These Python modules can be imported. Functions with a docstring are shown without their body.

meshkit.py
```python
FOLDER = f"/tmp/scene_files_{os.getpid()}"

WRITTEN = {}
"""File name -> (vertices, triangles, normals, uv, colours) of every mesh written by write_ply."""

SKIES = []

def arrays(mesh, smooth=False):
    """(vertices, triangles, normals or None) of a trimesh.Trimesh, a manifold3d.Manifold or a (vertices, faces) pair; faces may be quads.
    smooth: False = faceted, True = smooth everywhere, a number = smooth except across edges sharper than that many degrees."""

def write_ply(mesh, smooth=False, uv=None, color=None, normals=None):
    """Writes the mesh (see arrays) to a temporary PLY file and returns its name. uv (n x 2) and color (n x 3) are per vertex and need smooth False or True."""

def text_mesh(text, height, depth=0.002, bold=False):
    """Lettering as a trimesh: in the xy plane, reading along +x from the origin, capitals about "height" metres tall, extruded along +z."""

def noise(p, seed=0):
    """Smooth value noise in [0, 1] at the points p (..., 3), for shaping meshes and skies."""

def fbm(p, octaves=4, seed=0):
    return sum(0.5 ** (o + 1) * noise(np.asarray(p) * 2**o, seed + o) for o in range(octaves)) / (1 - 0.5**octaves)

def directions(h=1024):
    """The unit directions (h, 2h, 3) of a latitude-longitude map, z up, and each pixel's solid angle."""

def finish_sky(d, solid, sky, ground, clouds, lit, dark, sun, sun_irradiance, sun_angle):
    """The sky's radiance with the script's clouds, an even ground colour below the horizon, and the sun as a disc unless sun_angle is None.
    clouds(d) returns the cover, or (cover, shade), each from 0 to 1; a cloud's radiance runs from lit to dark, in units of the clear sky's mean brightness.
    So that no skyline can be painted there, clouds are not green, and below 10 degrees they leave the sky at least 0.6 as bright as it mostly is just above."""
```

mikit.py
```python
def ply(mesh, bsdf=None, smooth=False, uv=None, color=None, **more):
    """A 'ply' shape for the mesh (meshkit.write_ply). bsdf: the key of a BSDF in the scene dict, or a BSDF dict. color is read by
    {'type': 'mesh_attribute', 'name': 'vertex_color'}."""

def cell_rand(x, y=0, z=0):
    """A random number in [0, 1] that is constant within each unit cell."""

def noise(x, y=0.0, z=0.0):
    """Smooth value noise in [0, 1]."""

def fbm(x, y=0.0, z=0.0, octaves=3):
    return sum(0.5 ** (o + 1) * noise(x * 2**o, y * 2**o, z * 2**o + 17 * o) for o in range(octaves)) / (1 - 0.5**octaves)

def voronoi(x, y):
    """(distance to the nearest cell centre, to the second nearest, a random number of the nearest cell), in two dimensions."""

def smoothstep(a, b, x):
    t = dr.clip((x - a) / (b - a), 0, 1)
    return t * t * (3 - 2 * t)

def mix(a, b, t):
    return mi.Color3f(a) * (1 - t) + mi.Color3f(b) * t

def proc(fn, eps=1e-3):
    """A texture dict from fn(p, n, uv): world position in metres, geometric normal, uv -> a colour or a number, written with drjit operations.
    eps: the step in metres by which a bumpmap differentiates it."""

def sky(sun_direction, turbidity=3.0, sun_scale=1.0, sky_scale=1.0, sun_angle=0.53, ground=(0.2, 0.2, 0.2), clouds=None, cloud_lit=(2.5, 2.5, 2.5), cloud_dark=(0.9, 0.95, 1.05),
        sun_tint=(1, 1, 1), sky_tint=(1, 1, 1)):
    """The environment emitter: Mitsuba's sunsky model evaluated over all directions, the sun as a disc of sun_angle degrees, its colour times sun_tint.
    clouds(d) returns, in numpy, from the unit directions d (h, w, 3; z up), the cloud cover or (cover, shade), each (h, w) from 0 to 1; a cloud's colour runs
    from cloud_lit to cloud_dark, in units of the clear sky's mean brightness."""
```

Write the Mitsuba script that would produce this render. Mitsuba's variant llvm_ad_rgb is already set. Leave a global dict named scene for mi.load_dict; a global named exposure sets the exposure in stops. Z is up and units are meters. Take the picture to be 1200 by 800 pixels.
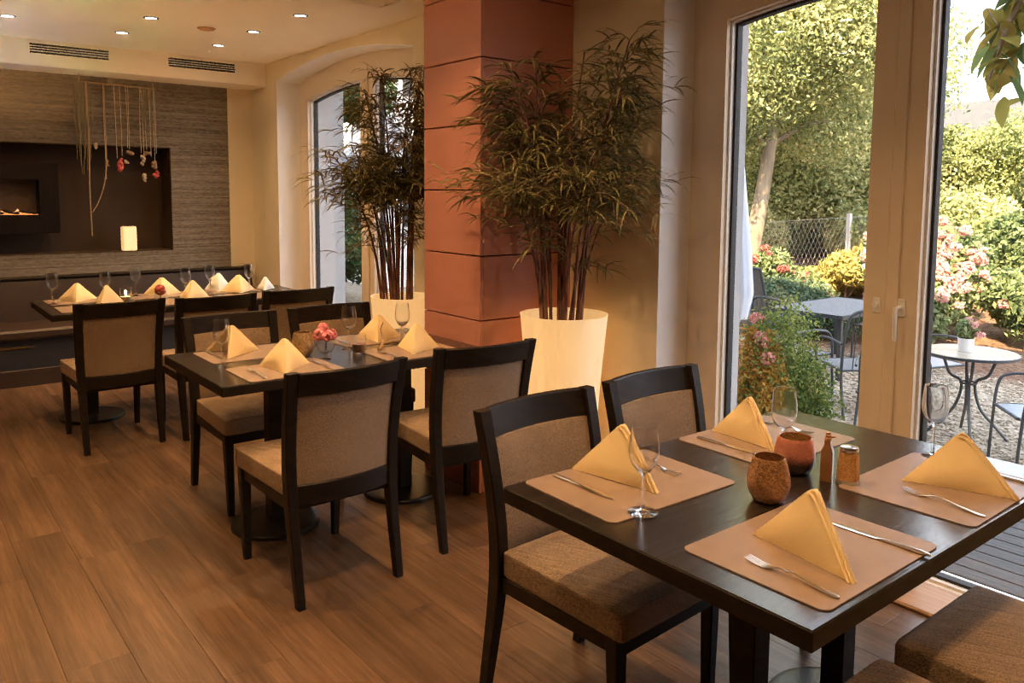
import math
import numpy as np, trimesh, drjit as dr, mitsuba as mi, mikit, meshkit
from shapely.geometry import Polygon, box as sbox, LineString
from shapely import affinity
from mikit import proc, noise, fbm, voronoi, cell_rand, smoothstep, mix
T = mi.ScalarTransform4f
scene, labels = {}, {}
rng = np.random.default_rng(7)

# ---------------------------------------------------------------- camera, sky, exposure
YAW, PITCH, ROLL, FPX, SHIFT = 0.674740982, 0.0915267471, 0.00740415029, 941.842913, -86.4243
EYE = np.array([0, 0, 1.5])
FWD = np.array([math.sin(YAW) * math.cos(PITCH), math.cos(YAW) * math.cos(PITCH), -math.sin(PITCH)])
_r = np.array([math.cos(YAW), -math.sin(YAW), 0.0]); _u = np.cross(_r, FWD)
UP = -_r * math.sin(ROLL) + _u * math.cos(ROLL)
scene['camera'] = {'type': 'perspective', 'fov': math.degrees(2 * math.atan(600 / FPX)), 'fov_axis': 'x',
                   'principal_point_offset_y': -SHIFT / 800.0, 'near_clip': 0.05, 'far_clip': 500.0,
                   'to_world': T().look_at(origin=EYE.tolist(), target=(EYE + FWD).tolist(), up=UP.tolist())}
exposure = 0.0
def clouds(d):
    n = meshkit.fbm(d * np.array([3, 3, 6.0]) + 5, 4, 3)
    return np.clip((n - 0.36) * 5, 0, 1) * 0.85
SKY_SCALE = 24.0
scene['sky'] = mikit.sky((-0.62, -0.30, 0.62), turbidity=4, sun_scale=SKY_SCALE * 0.72, sky_scale=SKY_SCALE * 1.15, ground=(0.25, 0.22, 0.18),
                         clouds=clouds, cloud_lit=(1.9, 1.9, 1.9), cloud_dark=(1.0, 1.0, 1.05), sun_tint=(1.0, 0.9, 0.7))
WARM = np.array([1.0, 0.585, 0.26])
UPL = 560.0
LAMP = 3.7           # downlight intensity
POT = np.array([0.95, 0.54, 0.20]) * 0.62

# ---------------------------------------------------------------- registry helpers
def uniq(name):
    k, n = name, 0
    while k in used: n += 1; k = f'{name}_{n:03d}'
    used.add(k); return k
used = set()
def tag(key, label=None, cat=None, group=None, kind=None):
    d = labels.setdefault(key, {})
    for a, b in (('label', label), ('category', cat), ('group', group), ('kind', kind)):
        if b: d[a] = b
    return key
def add(name, shape, label=None, cat=None, group=None, kind=None):
    k = uniq(name); scene[k] = shape
    if label or kind: tag(k, label, cat, group, kind)
    return k
def thing(name, label, cat, group=None, kind=None):
    return tag(uniq(name), label, cat, group, kind)
def part(parent, name, shape, label=None, kind=None):
    return add(parent + '__' + name, shape, label, None, None, kind)
def place(proto, name, M, label, cat, group=None, partlabels=None):
    """copies a prototype (list of (sub key, ply dict)) under a new thing"""
    k = thing(name, label, cat, group)
    for sub, d in proto:
        kk = k + ('__' + sub if sub else '')
        used.add(kk); scene[kk] = {**d, 'to_world': M}
        if partlabels and sub in partlabels: tag(kk, partlabels[sub])
        if sub.split('__')[-1] in STUFF: tag(kk, kind='stuff')
    return k
STUFF = {'foliage'}
def at(x, y, z=0.0, rot=0.0, s=1.0):
    return T().translate([float(x), float(y), float(z)]).rotate([0, 0, 1], float(rot)).scale(float(s))
def P(mesh, mat, smooth=False, **k): return mikit.ply(mesh, mat, smooth=smooth, **k)

# ---------------------------------------------------------------- mesh helpers
def bx(x0, x1, y0, y1, z0, z1, b=0.0):
    if b <= 0:
        m = trimesh.creation.box(extents=[x1 - x0, y1 - y0, z1 - z0]); m.apply_translation([(x0 + x1) / 2, (y0 + y1) / 2, (z0 + z1) / 2]); return m
    h = np.array([x1 - x0, y1 - y0, z1 - z0]) / 2; c = np.array([x0 + x1, y0 + y1, z0 + z1]) / 2
    b = min(b, h.min() * 0.9); pts = []
    for sx in (-1, 1):
        for sy in (-1, 1):
            for sz in (-1, 1):
                for k in range(3):
                    q = h - b; q[k] = h[k]; pts.append(c + q * [sx, sy, sz])
    return trimesh.convex.convex_hull(np.array(pts))
def cat(*ms): return trimesh.util.concatenate([m for m in ms])
def tube(path, rad, sides=8, cap=True):
    p = np.asarray(path, float); n = len(p); rad = np.broadcast_to(np.asarray(rad, float), (n,))
    t = np.gradient(p, axis=0); t /= np.linalg.norm(t, axis=1, keepdims=True) + 1e-12
    a = np.array([0, 0, 1.0]) if abs(t[0, 2]) < 0.9 else np.array([1.0, 0, 0])
    V = []
    for i in range(n):
        a = a - t[i] * (a @ t[i]); a /= np.linalg.norm(a) + 1e-12; b = np.cross(t[i], a)
        ang = np.arange(sides) * 2 * np.pi / sides
        V.append(p[i] + rad[i] * (np.cos(ang)[:, None] * a + np.sin(ang)[:, None] * b))
    V = np.vstack(V); F = []
    for i in range(n - 1):
        for j in range(sides):
            A, B = i * sides + j, i * sides + (j + 1) % sides
            F += [[A, B, B + sides], [A, B + sides, A + sides]]
    if cap:
        V = np.vstack([V, p[0], p[-1]]); c0, c1 = n * sides, n * sides + 1
        for j in range(sides):
            F += [[c0, (j + 1) % sides, j], [c1, (n - 1) * sides + j, (n - 1) * sides + (j + 1) % sides]]
    return trimesh.Trimesh(V, np.array(F), process=False)
def spline(pts, n=20):
    """Catmull-Rom through points"""
    p = np.asarray(pts, float); q = np.vstack([2 * p[0] - p[1], p, 2 * p[-1] - p[-2]]); out = []
    segs = len(p) - 1
    for u in np.linspace(0, segs, n):
        i = min(int(u), segs - 1); t = u - i; a, b, c, d = q[i:i + 4]
        out.append(0.5 * (2 * b + (c - a) * t + (2 * a - 5 * b + 4 * c - d) * t * t + (3 * b - 3 * c + d - a) * t ** 3))
    return np.array(out)
def lathe(prof, n=40):
    prof = np.asarray(prof, float); ang = np.arange(n) * 2 * np.pi / n; m = len(prof)
    V = np.stack([np.outer(np.cos(ang), prof[:, 0]), np.outer(np.sin(ang), prof[:, 0]), np.tile(prof[:, 1], (n, 1))], -1).reshape(-1, 3)
    F = []
    for i in range(n):
        j = (i + 1) % n
        for k in range(m - 1):
            A, B, C, D = i * m + k, j * m + k, j * m + k + 1, i * m + k + 1
            if prof[k, 0] > 1e-9: F.append([A, B, C])
            if prof[k + 1, 0] > 1e-9: F.append([A, C, D])
    return trimesh.Trimesh(V, np.array(F), process=True)
def extr(poly, h): return trimesh.creation.extrude_polygon(poly, h, engine='earcut')
def extr_yz(poly, x0, x1):
    """polygon in (y, z) extruded along x"""
    ms = []
    for g in getattr(poly, 'geoms', [poly]):
        if g.area < 1e-7: continue
        m = extr(g, x1 - x0); v = m.vertices; m.vertices = np.stack([v[:, 2] + x0, v[:, 0], v[:, 1]], 1); ms.append(m)
    return cat(*ms)
def extr_xz(poly, y0, y1):
    ms = []
    for g in getattr(poly, 'geoms', [poly]):
        m = extr(g, y1 - y0); v = m.vertices; m.vertices = np.stack([v[:, 0], y1 - v[:, 2], v[:, 1]], 1); ms.append(m)
    return cat(*ms)
def loft(secs):
    """list of (cx, cy, z, wx, wy): rectangular sections with small chamfers joined into a closed bar"""
    V, F = [], []; k = 8
    for cx, cy, z, wx, wy in secs:
        a, b = wx / 2, wy / 2; c = min(a, b) * 0.22
        V += [[cx - a + c, cy - b, z], [cx + a - c, cy - b, z], [cx + a, cy - b + c, z], [cx + a, cy + b - c, z], [cx + a - c, cy + b, z], [cx - a + c, cy + b, z], [cx - a, cy + b - c, z], [cx - a, cy - b + c, z]]
    n = len(secs)
    for i in range(n - 1):
        for j in range(k):
            A, B = i * k + j, i * k + (j + 1) % k
            F += [[A, B, B + k], [A, B + k, A + k]]
    for j in range(1, k - 1): F += [[0, j + 1, j], [(n - 1) * k, (n - 1) * k + j, (n - 1) * k + j + 1]]
    return trimesh.Trimesh(np.array(V), np.array(F), process=False)
def curved_bar(x0, x1, yf, z0, z1, th, n=14, ztop=None, zbot=None, lean=0.0):
    """upright board between x0 and x1 whose plan follows yf(x); lean = dy/dz"""
    V, F = [], []
    for x in np.linspace(x0, x1, n):
        y = yf(x); a = z0 + (zbot(x) if zbot else 0); b = z1 + (ztop(x) if ztop else 0); c = min(th * 0.25, 0.004)
        for yy, zz in ((-th / 2 + c, a), (th / 2 - c, a), (th / 2, a + c), (th / 2, b - c), (th / 2 - c, b), (-th / 2 + c, b), (-th / 2, b - c), (-th / 2, a + c)):
            V.append([x, y + yy + lean * (zz - z0), zz])
    k = 8
    for i in range(n - 1):
        for j in range(k):
            A, B = i * k + j, i * k + (j + 1) % k
            F += [[A, B + k, B], [A, A + k, B + k]]
    for j in range(1, k - 1): F += [[0, j, j + 1], [(n - 1) * k, (n - 1) * k + j + 1, (n - 1) * k + j]]
    return trimesh.Trimesh(np.array(V), np.array(F), process=False)
def pillow(x0, x1, y0, y1, z0, z1, r=0.02, n=14, crown=0.012, taper=0.0):
    """soft box: superellipse cushion. taper narrows the rear (y0) end"""
    m = trimesh.creation.box(); m = m.subdivide().subdivide().subdivide().subdivide()
    v = m.vertices * 2; h = np.array([x1 - x0, y1 - y0, z1 - z0]) / 2
    q = v * h; inner = h - np.minimum(r, h * 0.98); cl = np.clip(q, -inner, inner); d = q - cl; L = np.linalg.norm(d, axis=1, keepdims=True)
    q = cl + np.where(L > 0, d / np.maximum(L, 1e-9), 0) * np.minimum(r, h.min() * 0.98)
    q[:, 2] += np.where(v[:, 2] > 0, crown * (1 - v[:, 0] ** 2) * (1 - v[:, 1] ** 2), 0)
    q[:, 0] *= 1 - taper * (1 - (q[:, 1] / h[1] + 1) / 2)
    m.vertices = q + [(x0 + x1) / 2, (y0 + y1) / 2, (z0 + z1) / 2]; return m
def rrect(w, d, r, n=6): return sbox(-w / 2 + r, -d / 2 + r, w / 2 - r, d / 2 - r).buffer(r, quad_segs=n)

# ---------------------------------------------------------------- materials
def mat(key, base, rough=0.5, metallic=0.0, bump=None, bscale=1.0, **more):
    col = base if isinstance(base, dict) else {'type': 'rgb', 'value': list(map(float, base))}
    b = {'type': 'principled', 'base_color': col, 'roughness': rough if isinstance(rough, dict) else float(rough), 'metallic': float(metallic), **more}
    if bump is not None: b = {'type': 'bumpmap', 'arbitrary': bump, 'scale': float(bscale), 'bsdf': b}
    scene[key] = {'type': 'twosided', 'bsdf': b}
    return key
def rgbmul(c, k): return mi.Color3f(*[float(v) for v in c]) * k
def f_floor(p, n, uv):
    xi = dr.floor((p.x - 0.0215) / 0.1915); yi = dr.floor((p.y + 1.2 * cell_rand(xi, 3)) / 1.2); tone = cell_rand(xi, yi, 5)
    g = fbm(p.x * 90 + yi * 7, p.y * 2.2 + xi * 13, 1.0, 3); g2 = fbm(p.x * 14 + xi * 3, p.y * 1.3 + yi * 5, 4.0, 3); g3 = noise(p.x * 420, p.y * 14)
    c = mix((0.068, 0.037, 0.020), (0.215, 0.120, 0.064), dr.clip(0.5 * g + 0.9 * g2 - 0.2, 0, 1))
    return c * (0.86 + 0.18 * tone) * (0.8 + 0.4 * fbm(p.x * 3.1, p.y * 1.7, 9, 3)) * (0.80 + 0.35 * g3)
mat('mat_floor', proc(f_floor), 0.34, specular=0.6, bump=proc(lambda p, n, uv: fbm(p.x * 160, p.y * 6, 0, 2), eps=6e-4), bscale=0.0010)
def f_wood(p, n, uv): return mix((0.008, 0.0055, 0.004), (0.019, 0.013, 0.009), fbm(p.x * 30 + p.z * 80, p.y * 30 + p.z * 9, p.z * 6, 2))
mat('mat_dark_wood', proc(f_wood), 0.42, specular=0.22)
mat('mat_table_wood', proc(lambda p, n, uv: mix((0.007, 0.005, 0.004), (0.018, 0.012, 0.009), fbm(p.x * 7, p.y * 120, p.z * 40, 2))), 0.19, specular=1.0, clearcoat=1.0, clearcoat_gloss=0.93,
    bump=proc(lambda p, n, uv: fbm(p.x * 9, p.y * 420, 0, 2) + 0.35 * noise(p.x * 500, p.y * 500), eps=3e-4), bscale=0.00022)
def f_fab(p, n, uv):
    w = noise(p.x * 480, p.y * 480, p.z * 480); s = noise(p.x * 760 + p.y * 300, p.z * 420, 3.0); l = fbm(p.x * 9, p.y * 9, p.z * 9, 2)
    return mix((0.125, 0.084, 0.054), (0.44, 0.315, 0.21), smoothstep(0.10, 0.95, 0.6 * w + 0.45 * s)) * (0.9 + 0.2 * l)
mat('mat_fabric', proc(f_fab), 0.85, sheen=0.4, sheen_tint=0.6, specular=0.25, bump=proc(lambda p, n, uv: noise(p.x * 480, p.y * 480, p.z * 480), eps=5e-4), bscale=0.0011)
mat('mat_wall', proc(lambda p, n, uv: rgbmul((0.76, 0.655, 0.475), 0.95 + 0.08 * fbm(p.y * 3, p.z * 3, p.x * 3, 3))), 0.8, specular=0.2,
    bump=proc(lambda p, n, uv: fbm(p.y * 60, p.z * 60, p.x * 60, 2), eps=2e-3), bscale=0.0006)
mat('mat_white_plaster', proc(lambda p, n, uv: rgbmul((0.80, 0.785, 0.77), 0.96 + 0.06 * fbm(p.y * 4, p.z * 4, p.x * 4, 3))), 0.85, specular=0.2)
mat('mat_ceiling', proc(lambda p, n, uv: rgbmul((0.80, 0.71, 0.575), 0.92 + 0.12 * fbm(p.x * 2.2, p.y * 2.2, 0, 3))), 0.85, specular=0.2,
    bump=proc(lambda p, n, uv: fbm(p.x * 1.6, p.y * 2.6, 0, 3), eps=1e-2), bscale=0.02)
def f_clad(p, n, uv):
    row = dr.floor(p.z / 0.0105); t = cell_rand(row, 2); s = fbm(p.x * 7 + row * 9, row * 3.3, 0, 3); s2 = noise(p.x * 40 + row * 5, row)
    return mix((0.085, 0.066, 0.046), (0.30, 0.25, 0.185), dr.clip(0.42 * t + 0.45 * s + 0.35 * s2 - 0.12, 0, 1))
def f_cladb(p, n, uv):
    fz = p.z / 0.0105; row = dr.floor(fz); u = fz - row
    return 0.5 * cell_rand(row, 2) + smoothstep(0.0, 0.25, u) - smoothstep(0.75, 1.0, u) + 0.5 * noise(p.x * 30, row)
mat('mat_cladding', proc(f_clad), 0.55, specular=0.35, bump=proc(f_cladb, eps=1.5e-3), bscale=0.0022)
mat('mat_fire_frame', (0.006, 0.005, 0.005), 0.7, specular=0.1)
mat('mat_niche', (0.050, 0.031, 0.019), 0.7, specular=0.2)
mat('mat_black', (0.012, 0.011, 0.010), 0.3)
mat('mat_black_matte', (0.02, 0.018, 0.017), 0.8)
mat('mat_fire_glass', (0.060, 0.040, 0.028), 0.45)
mat('mat_leather', proc(lambda p, n, uv: rgbmul((0.036, 0.021, 0.014), 0.85 + 0.3 * fbm(p.x * 6, p.z * 6, p.y * 6, 3))), 0.42, bump=proc(lambda p, n, uv: fbm(p.x * 90, p.y * 90, p.z * 90, 2), eps=1e-3), bscale=0.0007)
mat('mat_terracotta', proc(lambda p, n, uv: rgbmul((0.52, 0.225, 0.170), 0.93 + 0.12 * fbm(p.x * 2.5 + p.y * 2.5, p.z * 2.5, 1, 3))), 0.5, specular=0.4)
mat('mat_frame', (0.70, 0.585, 0.45), 0.5)
mat('mat_white_paint', (0.80, 0.79, 0.77), 0.4)
mat('mat_gasket', (0.015, 0.015, 0.016), 0.6)
mat('mat_oak', proc(lambda p, n, uv: mix((0.36, 0.18, 0.075), (0.50, 0.28, 0.13), fbm(p.x * 70, p.y * 3, 0, 3))), 0.45)
scene['mat_pane'] = {'type': 'thindielectric', 'int_ior': 1.5}
scene['mat_glass'] = {'type': 'dielectric', 'int_ior': 1.5, 'ext_ior': 1.0}
mat('mat_steel', (0.78, 0.76, 0.72), 0.2, 1.0)
mat('mat_alu', (0.75, 0.75, 0.76), 0.35, 1.0)
mat('mat_gold', (0.85, 0.62, 0.28), 0.25, 1.0)
mat('mat_placemat', proc(lambda p, n, uv: rgbmul((0.255, 0.182, 0.138), 0.92 + 0.14 * fbm(p.x * 25, p.y * 25, 0, 3))), 0.38, specular=0.45, bump=proc(lambda p, n, uv: fbm(p.x * 500, p.y * 500, 0, 2), eps=5e-4), bscale=0.0004)
mat('mat_napkin', proc(lambda p, n, uv: rgbmul((0.84, 0.66, 0.37), 0.93 + 0.1 * noise(p.x * 600, p.y * 600, p.z * 600))), 0.85, sheen=0.3, specular=0.15)
mat('mat_napkin_white', (0.83, 0.80, 0.74), 0.85, specular=0.15)
def f_crackle(c0, c1):
    def f(p, n, uv):
        w = noise(p.x * 480 + p.y * 210, p.y * 480 - p.x * 190, p.z * 620); w2 = noise(p.x * 900, p.y * 700, p.z * 700)
        return mix(c0, c1, smoothstep(0.45, 0.68, 0.65 * w + 0.4 * w2))
    return f
mat('mat_votive_brown', proc(f_crackle((0.12, 0.042, 0.020), (0.72, 0.40, 0.18))), 0.28, 0.35, specular=0.6, clearcoat=0.6)
mat('mat_votive_gold', proc(f_crackle((0.26, 0.12, 0.045), (0.95, 0.74, 0.40))), 0.25, 0.6)
mat('mat_votive_red', proc(lambda p, n, uv: mix((0.035, 0.014, 0.010), mix((0.30, 0.060, 0.055), (0.62, 0.27, 0.17), noise(p.x * 500, p.y * 500, p.z * 500)), smoothstep(0.785, 0.815, p.z + 0.012 * noise(p.x * 300, p.y * 300, p.z * 300)))), 0.18, 0.1, specular=0.7, clearcoat=1.0)
mat('mat_spice', proc(lambda p, n, uv: mix((0.34, 0.15, 0.05), (0.66, 0.36, 0.13), noise(p.x * 300, p.y * 300, p.z * 300))), 0.25, clearcoat=1.0)
mat('mat_oil', (0.26, 0.12, 0.045), 0.12, clearcoat=1.0)
mat('mat_cork', (0.42, 0.22, 0.10), 0.7)
mat('mat_flower_pink', proc(lambda p, n, uv: mix((0.45, 0.06, 0.10), (0.85, 0.36, 0.36), noise(p.x * 90, p.y * 90, p.z * 90))), 0.7)
mat('mat_flower_red', (0.50, 0.09, 0.07), 0.7)
mat('mat_cane', proc(lambda p, n, uv: mix((0.10, 0.035, 0.030), (0.30, 0.145, 0.085), smoothstep(0.3, 0.8, fbm(p.x * 40, p.y * 40, p.z * 14, 2)))), 0.35)
mat('mat_twig', (0.30, 0.20, 0.115), 0.7)
mat('mat_string', (0.46, 0.36, 0.24), 0.8)
mat('mat_dry_grass', (0.19, 0.16, 0.09), 0.9)
mat('mat_soil', (0.035, 0.025, 0.018), 0.95)
mat('mat_pot', (0.80, 0.72, 0.60), 0.5)
mat('mat_bark', proc(lambda p, n, uv: mix((0.16, 0.115, 0.08), (0.50, 0.40, 0.29), fbm(p.x * 6, p.y * 6, p.z * 1.6, 4))), 0.9)
mat('mat_metal_dark', (0.045, 0.052, 0.058), 0.35)
mat('mat_metal_blue', (0.23, 0.27, 0.31), 0.4)
mat('mat_stone_top', proc(lambda p, n, uv: mix((0.22, 0.19, 0.145), (0.38, 0.335, 0.26), fbm(p.x * 30, p.y * 30, 0, 3))), 0.28)
mat('mat_sling', proc(lambda p, n, uv: mix((0.09, 0.095, 0.10), (0.20, 0.20, 0.205), noise(p.x * 200, p.y * 200, p.z * 200))), 0.7)
mat('mat_deck', proc(lambda p, n, uv: mix((0.020, 0.018, 0.017), (0.052, 0.047, 0.044), fbm(p.x * 90, p.y * 4, 0, 3))), 0.6)
def f_gravel(p, n, uv):
    a, b, r = voronoi(p.x * 26, p.y * 26); m = fbm(p.x * 0.9, p.y * 0.9, 0, 3); q = noise(p.x * 160, p.y * 160)
    g = mix((0.16, 0.132, 0.098), (0.48, 0.415, 0.325), r * 0.7 + 0.3 * q) * (0.55 + 0.45 * smoothstep(0.0, 0.12, b - a))
    leaf = mix((0.09, 0.050, 0.034), (0.20, 0.130, 0.088), r)
    return mix(g, leaf, smoothstep(8.6, 10.2, p.x + 2.2 * (m - 0.5)))
mat('mat_gravel', proc(f_gravel), 0.95, specular=0.1)
mat('mat_pebble', proc(lambda p, n, uv: mix((0.17, 0.14, 0.105), (0.50, 0.43, 0.335), cell_rand(p.x * 22, p.y * 22, 0))), 0.9, specular=0.1)
mat('mat_outer_render', (0.36, 0.36, 0.37), 0.9, specular=0.1)
mat('mat_wire', (0.50, 0.50, 0.48), 0.5)
mat('mat_unseen_dark_wall', (0.16, 0.085, 0.045), 0.8, specular=0.2)  # for the unseen walls, dark to hold down bounced light and reflections
mat('mat_roof', (0.085, 0.088, 0.092), 0.9, specular=0.1)
mat('mat_house_wall', (0.30, 0.29, 0.28), 0.9, specular=0.1)
mat('mat_hill', proc(lambda p, n, uv: mix((0.05, 0.06, 0.045), (0.11, 0.11, 0.085), fbm(p.x * 0.3, p.y * 0.3, p.z * 0.3, 3))), 0.95)
mat('mat_canvas', (0.50, 0.53, 0.60), 0.8)
mat('mat_dark_window', (0.04, 0.05, 0.06), 0.15)
mat('mat_petal', {'type': 'mesh_attribute', 'name': 'vertex_color'}, 0.7)
scene['mat_leaf'] = {'type': 'principledthin', 'base_color': {'type': 'mesh_attribute', 'name': 'vertex_color'}, 'roughness': 0.55, 'diff_trans': 0.7, 'spec_trans': 0.0}
scene['mat_palm_leaf'] = {'type': 'principledthin', 'base_color': {'type': 'mesh_attribute', 'name': 'vertex_color'}, 'roughness': 0.4, 'diff_trans': 0.35, 'spec_trans': 0.0}
def emit(r, g, b): return {'type': 'area', 'radiance': {'type': 'rgb', 'value': [float(r), float(g), float(b)]}}

# ================================================================ STRUCTURE
XW, XO, YB, ZC, XL, YR = 2.92, 3.58, 7.67, 2.67, -3.6, -3.2       # inner window wall, its outer face, back wall, ceiling, left wall, rear wall
XF = 3.20                                                          # window frames' plane
# floor: sub floor with one entry per plank
add('floor', P(bx(XL, XW + 0.0, YR, YB + 0.3, -0.2, -0.004), 'mat_black_matte'), 'warm brown wood plank floor of the restaurant', None, None, 'structure')
PW = 0.1915
def rand01(a, b, c=0):
    x, y, z = int(a) + 1000000, int(b) + 1000000, int(c) + 1000000
    h = (x * 374761393 + y * 668265263 + z * 2147483647) & 0xFFFFFFFF
    h = ((h ^ (h >> 13)) * 1274126177) & 0xFFFFFFFF
    return ((h ^ (h >> 16)) & 0xFFFFFF) / 16777215.0
def plank(x0, x1, y0, y1, z0, z1, c=0.0007):
    v = [[x0, y0, z0], [x1, y0, z0], [x1, y1, z0], [x0, y1, z0], [x0, y0, z1 - c], [x1, y0, z1 - c], [x1, y1, z1 - c], [x0, y1, z1 - c],
         [x0 + c, y0 + c, z1], [x1 - c, y0 + c, z1], [x1 - c, y1 - c, z1], [x0 + c, y1 - c, z1]]
    q = [[4, 5, 9, 8], [5, 6, 10, 9], [6, 7, 11, 10], [7, 4, 8, 11], [8, 9, 10, 11], [0, 1, 5, 4], [1, 2, 6, 5], [2, 3, 7, 6], [3, 0, 4, 7], [3, 2, 1, 0]]
    return np.array(v), np.array(q)
for i in range(-4, 16):
    x0 = 0.0215 + i * PW; x1 = min(x0 + PW, XW); off = 1.2 * rand01(i, 3)
    if x1 - x0 < 0.02: continue
    for j in range(-1, 9):
        y0, y1 = j * 1.2 - off, (j + 1) * 1.2 - off
        y0, y1 = max(y0, -0.6), min(y1, YB)
        if y1 - y0 > 0.03: part('floor', 'plank', P(plank(x0 + 0.0004, x1 - 0.0004, y0 + 0.0003, y1 - 0.0003, -0.004, 0.0), 'mat_floor'))
part('floor', 'outer_boards', P(cat(bx(XL, 0.0215 - 4 * PW, YR, YB, -0.004, 0), bx(0.0215 - 4 * PW, XW, YR, -0.6, -0.004, 0)), 'mat_floor'))
# arched openings
def arch(y0, y1, zs, rise, z0=0.0, n=24):
    w = (y1 - y0) / 2; R = (w * w + rise * rise) / (2 * rise); c = zs + rise - R; ym = (y0 + y1) / 2
    return Polygon([(y0, z0)] + [(y, c + math.sqrt(R * R - (y - ym) ** 2)) for y in np.linspace(y0, y1, n)] + [(y1, z0)])
A1, A2 = arch(4.73, 7.06, 2.49, 0.113), arch(0.505, 2.54, 2.47, 0.10)
def opened(ylo, yhi, z0, z1): return sbox(ylo, z0, yhi, z1).difference(A1.union(sbox(4.73, -1, 7.06, .05))).difference(A2.union(sbox(.505, -1, 2.54, .05)))
add('wall_right', P(extr_yz(opened(YR, YB + 0.3, 0, ZC), XW, XF - 0.10), 'mat_wall'), 'cream plastered window wall with two arched openings', None, None, 'structure')
# reveals: thin white lining of both openings in the inner wall, and the white outer wall leaf
lin = A1.difference(arch(4.73 + .004, 7.06 - .004, 2.49 - .004, .113, -0.1)).union(A2.difference(arch(0.505 + .004, 2.54 - .004, 2.47 - .004, .10, -0.1)))
part('wall_right', 'reveal', P(extr_yz(lin, XW + 0.001, XF - 0.06), 'mat_white_plaster'))
part('wall_right', 'outer_leaf', P(extr_yz(opened(YR - 3, 16, -0.6, 3.2), XF - 0.10, XO), 'mat_outer_render'))
add('unseen_upper_storey', P(cat(bx(XL - 3, XO, YR - 3, 16, 3.2, 7.2)), 'mat_white_plaster'), 'unseen upper storeys above the restaurant, placed to shade the terrace', None, None, 'structure')  # out of view block whose shadow keeps the terrace in shade
add('wall_left', P(bx(XL - 0.15, XL, YR, YB + 0.3, 0, ZC), 'mat_unseen_dark_wall'), 'unseen wall at the left end of the room, dark brown to cut bounced light', None, None, 'structure')
add('wall_front', P(bx(XL - 0.15, XF - 0.1, YR - 0.15, YR, 0, ZC), 'mat_unseen_dark_wall'), 'unseen wall behind the camera, dark brown to cut bounced light', None, None, 'structure')
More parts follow.
